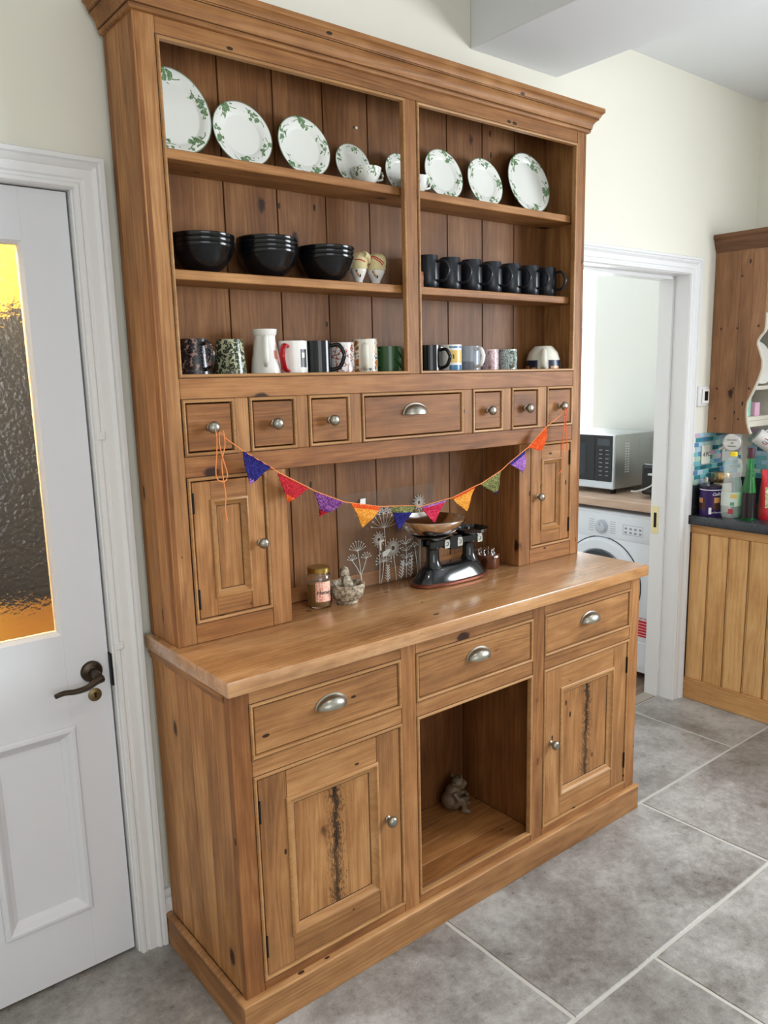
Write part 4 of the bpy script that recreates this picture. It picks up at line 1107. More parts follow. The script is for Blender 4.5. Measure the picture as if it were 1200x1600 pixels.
chevron(0.871, 0.975, ZW + 0.005, 0.862, 6); chevron(0.771, 0.957, ZW + 0.005, 0.769, 6); chevron(0.834, 0.962, ZW + 0.005, 0.823, 6)
umbel(0.885, 1.000, 0.014, 6); stem(0.885, 1.0, 0.893); stem(0.905, 1.03, 0.897)
eo = EB.build('etched_flowers', GW, t, smooth=0); eo['kind'] = 'stuff'
b = MB(); b.prism([(0.676, 1.158), (0.697, 1.160), (0.699, 1.178), (0.679, 1.178)], lambda u, v, d: gb(u, v, d), 0.0042, 0.0050); b.build('sticker', plain('white_paper_sticker', C(236, 236, 232), .5), t)
b = MB(); b.prism([(0.742, 1.040), (0.760, 1.042), (0.760, 1.036), (0.750, 1.034), (0.749, 1.008), (0.744, 1.008)], lambda u, v, d: gb(u, v, d), 0.0052, 0.0058)
b.build('paper_tag', bpy.data.materials['white_paper_sticker'], t)
b = MB(); b.prism([(0.752, 0.986), (0.770, 0.989), (0.784, 1.002), (0.782, 1.010), (0.752, 1.002)], lambda u, v, d: gb(u, v, d), 0.0052, 0.0058); b.build('paper_tag', bpy.data.materials['white_paper_sticker'], t)

# ---- balance kitchen scale
BK = plain('black_enamel', C(16, 19, 22), 0.16, coat=0.3)
PANM = plain('polished_nickel_pan', C(226, 220, 212), 0.12, 1.0)
COPP = plain('copper_foot_rim', C(120, 66, 48), 0.35, 0.6)
BADGE = plain('silver_badge', C(205, 205, 200), 0.25, 0.9)
sc = thing('kitchen_scale', 'black cast iron balance scale with a polished metal pan', 'scale', (0.940, -0.137, ZW))
sx_, sy_ = 0.940, -0.137
def oval(L, Wd, z, n=44):
    r = []
    for j in range(n):
        a = 2 * PI * j / n; c, s = math.cos(a), math.sin(a)
        e = 0.62
        r.append((sx_ + L * math.copysign(abs(c) ** e, c), sy_ + Wd * math.copysign(abs(s) ** (e + 0.15), s), ZW + z))
    return r
b = MB(); b.rings([oval(0.146, 0.056, 0.0), oval(0.151, 0.060, 0.003), oval(0.151, 0.060, 0.009), oval(0.147, 0.056, 0.012)]); b.build('foot_rim', COPP, sc)
b = MB(); b.rings([oval(0.142, 0.053, 0.012), oval(0.141, 0.052, 0.016), oval(0.130, 0.045, 0.030), oval(0.116, 0.038, 0.048), oval(0.106, 0.030, 0.056), oval(0.09, 0.022, 0.059), oval(0.04, 0.01, 0.060)]); b.build('base', BK, sc)
for px in (sx_ - 0.072, sx_ + 0.084):
    b = MB(); b.lathe([(0.0004, 0.052), (0.032, 0.052), (0.026, 0.062), (0.021, 0.075), (0.020, 0.110), (0.024, 0.116), (0.024, 0.122), (0.018, 0.126), (0.0004, 0.126)], (px, sy_, ZW), 28); b.build('post', BK, sc)
b = MB()
for s in (-0.021, 0.021):
    b.box(sx_ - 0.100, sx_ + 0.122, sy_ + s - 0.004, sy_ + s + 0.004, ZW + 0.118, ZW + 0.140)
b.box(sx_ - 0.018, sx_ + 0.030, sy_ - 0.026, sy_ + 0.026, ZW + 0.104, ZW + 0.146)
b.build('beam', BK, sc, bevel=0.002)
for px in (sx_ - 0.035, sx_ + 0.020, sx_ + 0.108):
    q = MB(); q.prism([(px - 0.010, ZW + 0.112), (px + 0.010, ZW + 0.112), (px + 0.011, ZW + 0.128), (px + 0.008, ZW + 0.139), (px - 0.008, ZW + 0.139), (px - 0.011, ZW + 0.128)], lambda u, v, d: (u, d, v), sy_ - 0.0285, sy_ - 0.0255)
    bd = q.build('badge', BADGE, sc)
    q = MB(); q.tube([(px - 0.004, sy_ - 0.029, ZW + 0.120), (px + 0.003, sy_ - 0.029, ZW + 0.122), (px + 0.004, sy_ - 0.029, ZW + 0.131), (px - 0.003, sy_ - 0.029, ZW + 0.131)], 0.0012, 6); q.build('badge_mark', INKP, bd)
pcx = sx_ - 0.078
b = MB(); b.lathe([(0.0004, 0.126), (0.016, 0.126), (0.016, 0.140), (0.040, 0.146), (0.062, 0.156), (0.064, 0.160), (0.040, 0.152), (0.0004, 0.149)], (pcx, sy_, ZW), 36); b.build('pan_carrier', BK, sc)
b = MB(); b.lathe([(0.0004, 0.1505), (0.030, 0.151), (0.055, 0.158), (0.082, 0.175), (0.104, 0.199), (0.1095, 0.208), (0.110, 0.211), (0.1065, 0.211), (0.101, 0.200), (0.080, 0.179), (0.054, 0.162), (0.030, 0.155), (0.0004, 0.1545)], (pcx, sy_, ZW), 64)
b.build('pan', PANM, sc, smooth=60)
b = MB(); b.lathe([(0.0004, 0.126), (0.014, 0.126), (0.014, 0.140), (0.048, 0.144), (0.056, 0.148), (0.058, 0.158), (0.0545, 0.158), (0.052, 0.150), (0.0004, 0.149)], (sx_ + 0.092, sy_, ZW), 44); b.build('weight_plate', BK, sc)

# ---- round block of weights
wx, wy = 1.150, -0.092
t = thing('weight_block', 'round dark wooden block holding small chrome weights, beside the scale', 'weights', (wx, wy, ZW))
b = MB(); b.lathe([(0.0004, 0), (0.044, 0), (0.046, 0.003), (0.046, 0.043), (0.043, 0.047), (0.0004, 0.047)], (wx, wy, ZW), 44)
b.build('block', wood('dark_mahogany', 2, lo=(58, 32, 20), mid=(92, 52, 34), hi=(120, 74, 50), rough=0.25, objcol=False), t)
for k in range(6):
    a = 0.5 + k * PI / 3; r_ = 0.026
    b = MB(); b.lathe([(0.0004, 0.0465), (0.006, 0.0465), (0.006, 0.051), (0.002, 0.054), (0.002, 0.058), (0.0042, 0.060), (0.0045, 0.064), (0.0004, 0.0668)], (wx + r_ * math.cos(a), wy + r_ * math.sin(a), ZW), 14)
    b.build('weight', CHROME, t)
a = facing(wx, wy) + 0.75
b = MB(); b.tube([(wx + 0.0465 * math.cos(a - .2), wy + 0.0465 * math.sin(a - .2), ZW + 0.041), (wx + 0.048 * math.cos(a), wy + 0.048 * math.sin(a), ZW + 0.041), (wx + 0.0465 * math.cos(a + .2), wy + 0.0465 * math.sin(a + .2), ZW + 0.041)], 0.005, 8); b.build('catch', CHROME, t)

# ---- knitted bunting between the outer drawer knobs
def knit(name, c1, c2):
    m, nt, bs = newmat(name)
    tc = node(nt, 'ShaderNodeTexCoord')
    p = vmul(nt, tc.outputs['Object'], (1.0, 0.3, 1.35))
    d, c = voro(nt, p, 210.0, 0.55)
    nt.links.new(mix(nt, ramp(nt, mth(nt, 'ADD', d, mth(nt, 'MULTIPLY', noise(nt, p, 120.0), 0.5)), [(0.30, (1, 1, 1)), (0.85, (0, 0, 0))]), c1, c2), bs.inputs['Base Color'])
    bs.inputs['Roughness'].default_value = 0.85
    bs.inputs['Specular IOR Level'].default_value = 0.15
    bump(nt, bs, d, -0.9, 0.004)
    return m
KB = knit('blue_knit', C(28, 24, 84), C(62, 62, 150)); KR = knit('red_knit', C(150, 24, 36), C(222, 62, 66)); KP = knit('purple_knit', C(86, 34, 92), C(176, 116, 186))
KY = knit('amber_knit', C(206, 126, 34), C(246, 196, 104)); KO = knit('orange_knit', C(196, 66, 22), C(244, 122, 54)); KG = knit('olive_knit', C(80, 82, 44), C(172, 170, 112))
KL = knit('lilac_knit', C(128, 78, 152), C(204, 158, 222)); KC = knit('crimson_knit', C(176, 26, 60), C(236, 90, 112))
bun = thing('bunting', 'knitted triangle bunting strung between the outermost small drawer knobs', 'bunting', (0.79, -0.205, 1.12))
FL = [([(0.194, 1.370), (0.269, 1.324), (0.205, 1.287)], KB, KL, 0.80), ([(0.291, 1.308), (0.381, 1.259), (0.311, 1.230)], KR, KO, 0.72), ([(0.398, 1.249), (0.492, 1.209), (0.411, 1.182)], KP, KR, 0.74),
      ([(0.511, 1.205), (0.614, 1.182), (0.552, 1.131)], KY, KO, -0.16), ([(0.649, 1.179), (0.742, 1.170), (0.682, 1.106)], KB, KG, -0.24), ([(0.764, 1.164), (0.861, 1.174), (0.816, 1.111)], KC, KL, -0.10),
      ([(0.890, 1.176), (0.988, 1.202), (0.947, 1.130)], KY, KO, -0.10), ([(1.014, 1.207), (1.106, 1.241), (1.077, 1.168)], KG, KB, 0.86), ([(1.141, 1.261), (1.217, 1.298), (1.208, 1.225)], KL, KB, -0.18), ([(1.232, 1.305), (1.320, 1.367), (1.302, 1.288)], KO, KO, 2)]
FNAMES = ('blue knitted flag with lilac tip', 'red knitted flag with orange tip', 'purple knitted flag with red tip', 'amber knitted flag with orange edge, left of centre', 'blue knitted flag with olive top edge', 'crimson knitted flag', 'amber knitted flag, right of centre', 'olive green knitted flag', 'lilac knitted flag with blue edge', 'orange knitted flag')
YB = -0.206
for k, ((A, B_, T), m1, m2, thr) in enumerate(FL):
    n = 12; b = MB(); idx = {}
    for side in (0, 1):
        for i in range(n + 1):
            for j in range(n + 1 - i):
                u = i / n; v = j / n; w = 1 - u - v           # u towards tip, v towards B
                x = A[0] * w + B_[0] * v + T[0] * u; z = A[1] * w + B_[1] * v + T[1] * u
                # knitted edges wobble a little
                if side == 0 or True:
                    e = min(u, v, w)
                    jit = 0.0012 * math.sin(41 * u + 23 * v + k) if e < 0.02 else 0
                y = YB - 0.004 * math.sin(PI * v) * (0.4 + u) + 0.004 * math.sin(5 * u + k) + (0.0 if side == 0 else 0.0035)
                idx[side, i, j] = len(b.v); b.v.append((x + jit, y, z + jit))
    def mid_of(i, j, up):
        u = (i + (1 / 3 if up else 2 / 3)) / n
        if 0 < thr < 1: return 1 if u > thr else 0
        if thr < 0: return 1 if u < -thr else 0
        return 0
    for side in (0, 1):
        for i in range(n):
            for j in range(n - i):
                b.f.append([idx[side, i, j], idx[side, i, j + 1], idx[side, i + 1, j]]); b.m.append(mid_of(i, j, True))
                if j < n - i - 1:
                    b.f.append([idx[side, i, j + 1], idx[side, i + 1, j + 1], idx[side, i + 1, j]]); b.m.append(mid_of(i, j, False))
    per = [(0, j) for j in range(n)] + [(i, n - i) for i in range(n)] + [(n - i, 0) for i in range(n)]
    for q in range(len(per)):
        p0, p1 = per[q], per[(q + 1) % len(per)]
        b.f.append([idx[(0,) + p0], idx[(0,) + p1], idx[(1,) + p1], idx[(1,) + p0]]); b.m.append(mid_of(p0[0], p0[1], True))
    o = b.build('flag', [m1, m2], bun, smooth=60)
    o['label'] = FNAMES[k]
CORD = plain('orange_wool', C(232, 142, 84), 0.9); CORD2 = plain('bright_orange_wool', C(236, 110, 66), 0.9)
sp = [(0.138, YB + 0.006, 1.420), (0.150, YB + 0.003, 1.404)]
for (A, B_, T), *_ in FL: sp += [(A[0], YB + 0.002, A[1] + 0.001), (B_[0], YB + 0.002, B_[1] + 0.001)]
sp += [(1.400, YB + 0.004, 1.405), (1.424, YB + 0.008, 1.424)]
b = MB(); b.tube(sp, 0.0014, 6); b.build('string', CORD, bun)
def cord(pts, mt, y=-0.212):
    b = MB(); b.tube(smoothpath([(x, y + dy, z) for x, z, dy in pts], 5), 0.0014, 6); b.build('hanging_string', mt, bun)
cord([(0.126, 1.432, 0.016), (0.122, 1.412, 0.0), (0.120, 1.38, 0), (0.114, 1.325, 0), (0.120, 1.306, 0.0), (0.136, 1.303, 0), (0.144, 1.318, 0), (0.134, 1.36, 0), (0.128, 1.395, 0), (0.133, 1.424, 0.006)], CORD)
cord([(0.142, 1.424, 0.004), (0.143, 1.39, 0.002), (0.132, 1.35, 0.002), (0.132, 1.31, 0.0), (0.136, 1.27, 0), (0.133, 1.235, 0), (0.136, 1.205, 0)], CORD)
cord([(1.424, 1.430, 0.010), (1.406, 1.41, 0.0), (1.402, 1.36, 0), (1.396, 1.31, 0), (1.402, 1.285, 0), (1.418, 1.290, 0), (1.416, 1.33, 0), (1.410, 1.40, 0), (1.428, 1.424, 0.008)], CORD2)
cord([(1.430, 1.426, 0.008), (1.416, 1.39, 0.002), (1.400, 1.33, 0.002), (1.392, 1.27, 0), (1.394, 1.225, 0), (1.378, 1.205, 0)], CORD2)

# ---- troll figure in the open bay
b = MB(); tx, ty, tz = 0.928, -0.165, 0.1170
fx, fy = math.cos(math.radians(-42)), math.sin(math.radians(-42))          # the way it faces
rx_, ry_ = fy, -fx                                                           # its right-hand side (towards the camera)
def TP(f, r, z): return (tx + f * fx + r * rx_, ty + f * fy + r * ry_, tz + z)
b.sphere(TP(-0.012, 0, 0.034), 0.034, 16, 0, 1, 1, 1.0); b.sphere(TP(-0.006, 0, 0.062), 0.027, 16, 0, 1, 1, 1.1)
b.sphere(TP(0.010, 0, 0.098), 0.021, 16, 0, 1.05, 1.05, 0.95); b.sphere(TP(0.030, 0, 0.094), 0.0115, 12); b.sphere(TP(0.022, 0, 0.083), 0.013, 12, 0, 1.1, 1.1, 0.7)
for s in (-1, 1):
    b.sphere(TP(0.020, s * 0.009, 0.112), 0.0075, 10)
    b.tube([TP(0.000, s * 0.018, 0.096), TP(-0.006, s * 0.032, 0.106), TP(-0.010, s * 0.042, 0.113)], [0.009, 0.009, 0.002], 10, 0, flat=0.5)
    b.tube([TP(-0.004, s * 0.022, 0.022), TP(0.018, s * 0.026, 0.046), TP(0.026, s * 0.026, 0.050), TP(0.030, s * 0.025, 0.030), TP(0.030, s * 0.024, 0.008)], [0.014, 0.014, 0.0125, 0.010, 0.009], 12)
    b.tube([TP(0.020, s * 0.024, 0.0085), TP(0.040, s * 0.027, 0.008), TP(0.052, s * 0.029, 0.0065)], [0.0085, 0.0095, 0.006], 10)
    b.tube([TP(-0.002, s * 0.024, 0.070), TP(0.010, s * 0.033, 0.052), TP(0.034, s * 0.020, 0.048), TP(0.044, s * 0.008, 0.046)], [0.011, 0.0095, 0.0085, 0.0075], 10)
TRM = plain('antique_stone_resin', C(98, 80, 60), 0.55, bmp=0.5, bscale=110)
o = b.build('troll_figurine', TRM, org=(tx, ty, tz))
md = o.modifiers.new('fuse', 'REMESH'); md.mode = 'VOXEL'; md.voxel_size = 0.0024; md.use_smooth_shade = True
sm_ = o.modifiers.new('soften', 'SMOOTH'); sm_.iterations = 4; sm_.factor = 0.5
tag(o, 'small crouching stone troll figure in the open bay under the middle drawer', 'figurine')
# ================================================================ utility room furniture
OAK = wood('pale_oak_worktop', 1, lo=(178, 148, 128), mid=(204, 176, 156), hi=(222, 200, 184), objcol=False, knots=0.0, rough=0.35)
b = MB(); b.box(2.58, 3.199, 0.152, 1.99, 0.869, 0.911)
o = b.build('utility_worktop', OAK, bevel=0.003, org=(2.9, 1.0, 0.869)); tag(o, 'pale oak worktop over the washing machine in the utility room', 'worktop')
struct(box('trim_7', UTILP, (2.66, 3.199, 0.95, 1.99, 0.0, 0.868), None, 0))
WMW = plain('white_appliance_enamel', C(228, 232, 240), 0.25)
WMG = plain('pale_grey_plastic', C(190, 196, 206), 0.3); WMD = plain('dark_grey_rubber', C(52, 56, 62), 0.45); WML = plain('grey_print', C(140, 146, 156), 0.5)
w = thing('washing_machine', 'white front-loading washing machine under the oak worktop', 'washing machine', (2.9, 0.51, 0.0))
XF = 2.612
b = MB(); b.box(XF, 3.15, 0.212, 0.812, 0.035, 0.846); b.build('cabinet', WMW, w, bevel=0.012, seg=3)
b = MB(); b.box(XF - 0.004, XF + 0.01, 0.216, 0.808, 0.706, 0.832); b.build('control_panel', WMW, w, bevel=0.004, seg=2)
box('kick_panel', WMW, (XF - 0.003, XF + 0.01, 0.216, 0.808, 0.040, 0.198), w, 0.003)
for yy_, zz_ in ((0.26, 0), (0.76, 0)):
    b = MB(); b.lathe([(0.0004, 0), (0.02, 0), (0.02, 0.036), (0.0004, 0.036)], (2.68, yy_, 0.001), 16); b.build('foot', WMD, w)
b = MB(); b.lathe([(0.0004, 0), (0.036, 0), (0.036, 0.006), (0.031, 0.010), (0.029, 0.022), (0.026, 0.024), (0.0004, 0.024)], (XF - 0.004, 0.511, 0.762), 36, 0, '-x'); dl = b.build('dial', WMG, w)
b = MB(); b.box(XF - 0.0295, XF - 0.028, 0.509, 0.513, 0.770, 0.786); b.build('dial_mark', WML, dl)
for k in range(6):
    for s in (-1, 1):
        b = MB(); yc = 0.511 + s * 0.066; zc = 0.734 + k * 0.0115
        b.box(XF - 0.0046, XF - 0.0040, yc - 0.016, yc + 0.016, zc, zc + 0.0022); b.build('programme_mark', WML, w)
b = MB()
def ybar(y0, y1, z0, z1): b.box(XF - 0.0046, XF - 0.0040, y0, y1, z0, z1)
ybar(0.268, 0.384, 0.786, 0.7875); ybar(0.268, 0.384, 0.738, 0.7395); ybar(0.268, 0.2695, 0.738, 0.7875); ybar(0.3825, 0.384, 0.738, 0.7875)
b.build('display_outline', WML, w)
for k in range(8):
    b = MB(); y0 = 0.276 + (k % 4) * 0.028; z0 = 0.745 + (k // 4) * 0.020
    b.box(XF - 0.0046, XF - 0.0040, y0, y0 + 0.014, z0, z0 + 0.010); b.build('display_symbol', WML, w)
cy_, cz_ = 0.510, 0.470
def ring(name, r0, r1, x0, x1, mt, par=w, n=64):
    b = MB()
    rs = []
    for j in range(n):
        a = 2 * PI * j / n; c, s = math.cos(a), math.sin(a)
        rs.append([(x0, cy_ + r0 * c, cz_ + r0 * s), (x1, cy_ + (r0 * 0.8 + r1 * 0.2) * c, cz_ + (r0 * 0.8 + r1 * 0.2) * s), (x1, cy_ + (r0 * 0.2 + r1 * 0.8) * c, cz_ + (r0 * 0.2 + r1 * 0.8) * s), (x0, cy_ + r1 * c, cz_ + r1 * s)])
    b.rings(rs, 0, False, True); return b.build(name, mt, par)
ring('door_gap', 0.236, 0.241, XF - 0.001, XF - 0.0035, WMD)
dr_ = ring('door', 0.165, 0.2355, XF - 0.004, XF - 0.024, WMW)
ring('door_rim', 0.150, 0.168, XF - 0.006, XF - 0.034, WMG, dr_)
b = MB(); b.lathe([(0.0004, 0), (0.150, 0), (0.140, 0.020), (0.09, 0.034), (0.0004, 0.040)], (XF - 0.004, cy_, cz_), 48, 0, '-x'); b.build('door_glass', plain('smoked_door_glass', C(46, 50, 56), 0.08), dr_)
b = MB(); rs = []
for j in range(15):
    a = math.radians(60 + 62 * j / 14)
    rs.append([(XF - 0.028, cy_ + r_ * math.cos(a), cz_ + r_ * math.sin(a)) if q == 0 else (XF - 0.042, cy_ + r_ * math.cos(a), cz_ + r_ * math.sin(a)) for q, r_ in ((0, 0.138), (1, 0.142), (1, 0.168), (0, 0.172))])
b.rings(rs); b.build('door_handle', WMD, dr_)
RST = plain('red_warning_sticker', C(206, 34, 52), 0.4); WT = plain('white_print', C(240, 240, 240), 0.5)
st_ = box('warning_sticker', RST, (XF - 0.0015, XF - 0.0005, 0.218, 0.298, 0.228, 0.313), w, 0)
for k in range(5):
    b = MB(); b.box(XF - 0.0022, XF - 0.0016, 0.226, 0.290 - 0.012 * (k % 2), 0.300 - k * 0.015 - 0.0022, 0.300 - k * 0.015); b.build('print_line', WT, st_)
put_text('IMPORTANT', 0.013, RST, w, (XF - 0.0008, 0.258, 0.323), (0, -1, 0), (0, 0, 1))
# ---- microwave
STEEL = plain('brushed_steel', C(176, 180, 180), 0.35, 0.75); MWB = plain('black_glass_front', C(14, 16, 20), 0.12); MWS = plain('silver_front_band', C(206, 214, 224), 0.3, 0.3)
mwv = thing('microwave', 'steel microwave oven with black glass front on the oak worktop', 'microwave', (2.93, 0.78, 0.9112))
b = MB(); b.box(2.735, 3.13, 0.530, 1.02, 0.938, 1.222); b.build('casing', STEEL, mwv, bevel=0.005, seg=2)
b = MB(); b.box(2.715, 2.7345, 0.530, 1.02, 0.938, 1.222); fr_ = b.build('front_frame', MWS, mwv, bevel=0.004)
box('door', MWB, (2.709, 2.7145, 0.645, 1.016, 0.978, 1.218), mwv, 0.001)
box('door_window', plain('dark_mesh_window', C(36, 40, 48), 0.3), (2.7082, 2.7090, 0.700, 0.97, 1.005, 1.175), mwv, 0)
cp = box('control_panel', MWB, (2.709, 2.7145, 0.537, 0.641, 0.978, 1.218), mwv, 0.001)
box('display', plain('grey_display', C(58, 64, 72), 0.2), (2.7082, 2.7090, 0.550, 0.628, 1.165, 1.200), cp, 0)
BTN = plain('button_print', C(130, 136, 144), 0.5)
for k in range(7):
    for q in range(2):
        b = MB(); b.box(2.7082, 2.7090, 0.556 + q * 0.040, 0.576 + q * 0.040, 1.140 - k * 0.022, 1.144 - k * 0.022); b.build('button', BTN, cp)
for yy_ in (0.56, 0.97):
    for xx_ in (2.76, 3.09):
        b = MB(); b.lathe([(0.0004, 0), (0.014, 0), (0.014, 0.027), (0.0004, 0.027)], (xx_, yy_, 0.9112), 14); b.build('foot', IRON, mwv)
VENT = plain('vent_slot', C(222, 224, 222), 0.5); VENTD = plain('vent_slot_dark', C(70, 72, 74), 0.6)
for q in range(2):
    for k in range(12):
        b = MB(); b.box(2.815 + q * 0.022, 2.829 + q * 0.022, 0.5290, 0.5299, 1.020 + k * 0.0135, 1.0255 + k * 0.0135); b.build('vent_slot', VENT, mwv)
for k in range(12):
    b = MB(); b.box(3.088, 3.100, 0.5290, 0.5299, 1.09 + k * 0.010, 1.095 + k * 0.010); b.build('vent_slot', VENTD, mwv)
b = MB(); b.rframe(2.94, 3.05, 1.09, 1.19, 0.530, [(0, -0.001), (0, 0.0008), (0.003, 0.0012), (0.006, 0.0008), (0.006, -0.001)]); b.build('pressed_panel', STEEL, mwv)
# ---- black toaster
TB = plain('black_toaster_plastic', C(18, 20, 22), 0.3)
ts = thing('toaster', 'black toaster beside the microwave with a pale flex', 'toaster', (2.86, 0.36, 0.9112))
b = MB(); b.box(2.745, 3.00, 0.225, 0.385, 0.925, 1.085); b.build('body', TB, ts, bevel=0.018, seg=3)
b = MB(); b.box(2.735, 2.745, 0.245, 0.365, 0.935, 1.07); b.build('end_panel', plain('dark_recess_plastic', C(8, 9, 10), 0.5), ts, bevel=0.003)
b = MB(); b.box(2.715, 2.744, 0.285, 0.325, 1.030, 1.040); b.build('lever', STEEL, ts, bevel=0.002)
b = MB(); b.box(2.722, 2.745, 0.262, 0.352, 0.935, 0.967); k_ = b.build('dial_housing', TB, ts, bevel=0.006, seg=2)
b = MB(); b.lathe([(0.0004, 0), (0.009, 0), (0.009, 0.006), (0.0004, 0.006)], (2.722, 0.29, 0.951), 16, 0, '-x'); b.build('browning_dial', STEEL, k_)
for yy_ in (0.262, 0.348):
    b = MB(); b.lathe([(0.0004, 0), (0.010, 0), (0.010, 0.016), (0.0004, 0.016)], (2.80, yy_, 0.9112), 12); b.build('foot', TB, ts)
b = MB(); b.tube(smoothpath([(2.72, 0.228, 1.060), (2.712, 0.26, 1.02), (2.715, 0.31, 0.975), (2.718, 0.38, 0.945), (2.72, 0.42, 0.942)], 5), 0.0045, 8); b.build('flex', plain('pale_flex', C(196, 198, 196), 0.5), ts)

# ================================================================ kitchen units on the right
cab = thing('base_cabinet', 'orange pine base cabinet clad in upright beaded boards', 'cabinet', (2.82, -0.4, 0))
box('carcass', GROOVE, (2.60, 3.058, -1.45, 0.017, 0.005, 0.845), cab, 0)
yk = 0.003; k = 0
while yk > -1.44:
    w_ = 0.0955
    box('plank', WNEWZ, (2.588, 2.5995, max(yk - w_ + 0.0055, -1.45), yk - 0.0055, 0.10, 0.805), cab, 0.0025, color=tuple(random.uniform(0.93, 1.08) for _ in range(1)) * 3)
    b = MB(); b.lathe([(0.0004, 0), (0.0028, 0), (0.0028, 0.70), (0.0004, 0.70)], (2.5955, yk - w_, 0.102), 8); b.build('bead', WNEWZ, cab)
    yk -= w_; k += 1
box('top_rail', WNEWY, (2.584, 2.5995, -1.45, 0.003, 0.806, 0.846), cab, 0.002)
box('plinth', WNEWY, (2.575, 2.5995, -1.45, 0.000, 0.001, 0.092), cab, 0.002)
b = MB(); b.box(2.577, 2.5995, -1.45, 0.000, 0.0925, 0.1005); b.build('plinth_moulding', WNEWY, cab, bevel=0.003, seg=2)
m, nt, bs = newmat('black_granite')
tc = node(nt, 'ShaderNodeTexCoord')
nt.links.new(ramp(nt, noise(nt, tc.outputs['Object'], 240.0, 3.0, 0.7), [(0.42, C(26, 28, 32)), (0.7, C(70, 74, 82))]), bs.inputs['Base Color'])
bs.inputs['Roughness'].default_value = 0.18
BGR = m
b = MB(); b.box(2.560, 3.058, -1.47, 0.018, 0.8465, 0.889); o = b.build('granite_worktop', BGR, bevel=0.004, seg=2, org=(2.81, -0.7, 0.8465)); tag(o, 'polished black granite worktop on the orange pine cabinet', 'worktop')
o = box('trim_8', BGR, (2.60, 3.058, 0.001, 0.0195, 0.8895, 1.020), None, 0.001); struct(o)
o = box('trim_9', BGR, (3.041, 3.0595, -1.45, 0.000, 0.8895, 1.020), None, 0.001); struct(o)
# glass mosaic splashback: every little tile is a piece of its wall
TC = [plain('glass_tile_%s' % n, C(*c), 0.12) for n, c in (('teal', (60, 140, 150)), ('aqua', (128, 190, 196)), ('pale_blue', (176, 206, 220)), ('blue', (96, 140, 182)), ('mint', (176, 206, 188)), ('pink', (214, 180, 204)), ('deep_teal', (38, 96, 108)))]
TMX = [MB().box(-0.0235, 0.0235, -0.004, 0.0, -0.0098, 0.0098).mesh('tile', m_, bevel=0.001) for m_ in TC]
TMY = [MB().box(-0.004, 0.0, -0.0235, 0.0235, -0.0098, 0.0098).mesh('tile', m_, bevel=0.001) for m_ in TC]
rt = random.Random(5)
for r_ in range(11):
    z = 1.032 + r_ * 0.0215
    x = 2.625 + (0.0245 if r_ % 2 else 0)
    while x < 3.03:
        put('tile', rt.choice(TMX), wall_back, (x, 0.0205, z)); x += 0.049
    y = -0.03 - (0.0245 if r_ % 2 else 0)
    while y > -0.36:
        put('tile', rt.choice(TMY), wall_right, (3.0595, y, z)); y -= 0.049
# thermostat, sockets and note on the wall
t = thing('thermostat', 'white wall thermostat with a small dark display beside the doorway', 'thermostat', (2.655, 0.0198, 1.425))
box('plate', PAINTW, (2.612, 2.698, 0.009, 0.0195, 1.380, 1.470), t, 0.003, seg=2); box('face', WHITEGL, (2.640, 2.694, 0.002, 0.009, 1.392, 1.458), t, 0.002); box('display', MWB, (2.654, 2.682, 0.0010, 0.0020, 1.405, 1.447), t, 0)
t = thing('light_switch', 'pale switch plate with a handwritten note on the mosaic tiles', 'switch', (2.70, 0.015, 1.155))
box('switch_plate', CREAMGL, (2.668, 2.738, 0.008, 0.0155, 1.112, 1.200), t, 0.002)
put_text('4 PC', 0.030, INKP, t, (2.703, 0.0070, 1.156), (1, 0, 0), (0, 0, 1), shear=0.1)
t = thing('socket', 'white wall socket behind the water bottle', 'socket', (2.895, 0.015, 1.155))
box('socket_plate', WHITEGL, (2.850, 2.935, 0.008, 0.0155, 1.112, 1.200), t, 0.002)
for q in range(2): box('pin_hole', INKP, (2.872 + q * 0.02, 2.880 + q * 0.02, 0.0070, 0.0079, 1.158, 1.164), t, 0)

# ---- open wall unit with a scalloped end panel
wu = thing('wall_shelf_unit', 'pine wall shelf unit with a wavy cream-edged end panel', 'wall cabinet', (2.89, -0.1, 1.25))
SCA = [(0.018, 1.256), (-0.181, 1.256), (-0.170, 1.282), (-0.161, 1.312), (-0.156, 1.357), (-0.159, 1.398), (-0.181, 1.446), (-0.204, 1.502), (-0.215, 1.543), (-0.2145, 1.580), (-0.201, 1.618), (-0.189, 1.648), (-0.190, 1.664), (-0.201, 1.684), (-0.217, 1.702), (-0.2215, 1.722), (-0.222, 1.78), (-0.222, 2.058), (0.018, 2.058)]
mid_y = -0.104
b = MB(); b.prism(SCA, lambda u, v, d: (d, u, v), 2.722, 2.738); ep = b.build('end_panel', wood('wall_unit_pine', 2, lo=(104, 72, 48), mid=(140, 100, 70), hi=(170, 128, 94), objcol=False), wu, smooth=0)
for y0, y1 in ((mid_y + 0.0006, 0.0175), (-0.158, mid_y - 0.0006)):
    b = MB(); b.box(2.7195, 2.7222, y0, y1, 1.2565, 2.0575); b.build('plank', bpy.data.materials['wall_unit_pine'], ep, bevel=0.0006)
CRE = plain('cream_painted_edge', C(222, 216, 202), 0.5)
b = MB(); P = [(2.730, y - 0.001, z) for y, z in SCA[1:17]]
b.tube(smoothpath(P, 3), 0.0095, 8, 0, flat=0.45, up=(1, 0, 0)); b.build('painted_edge', CRE, ep)
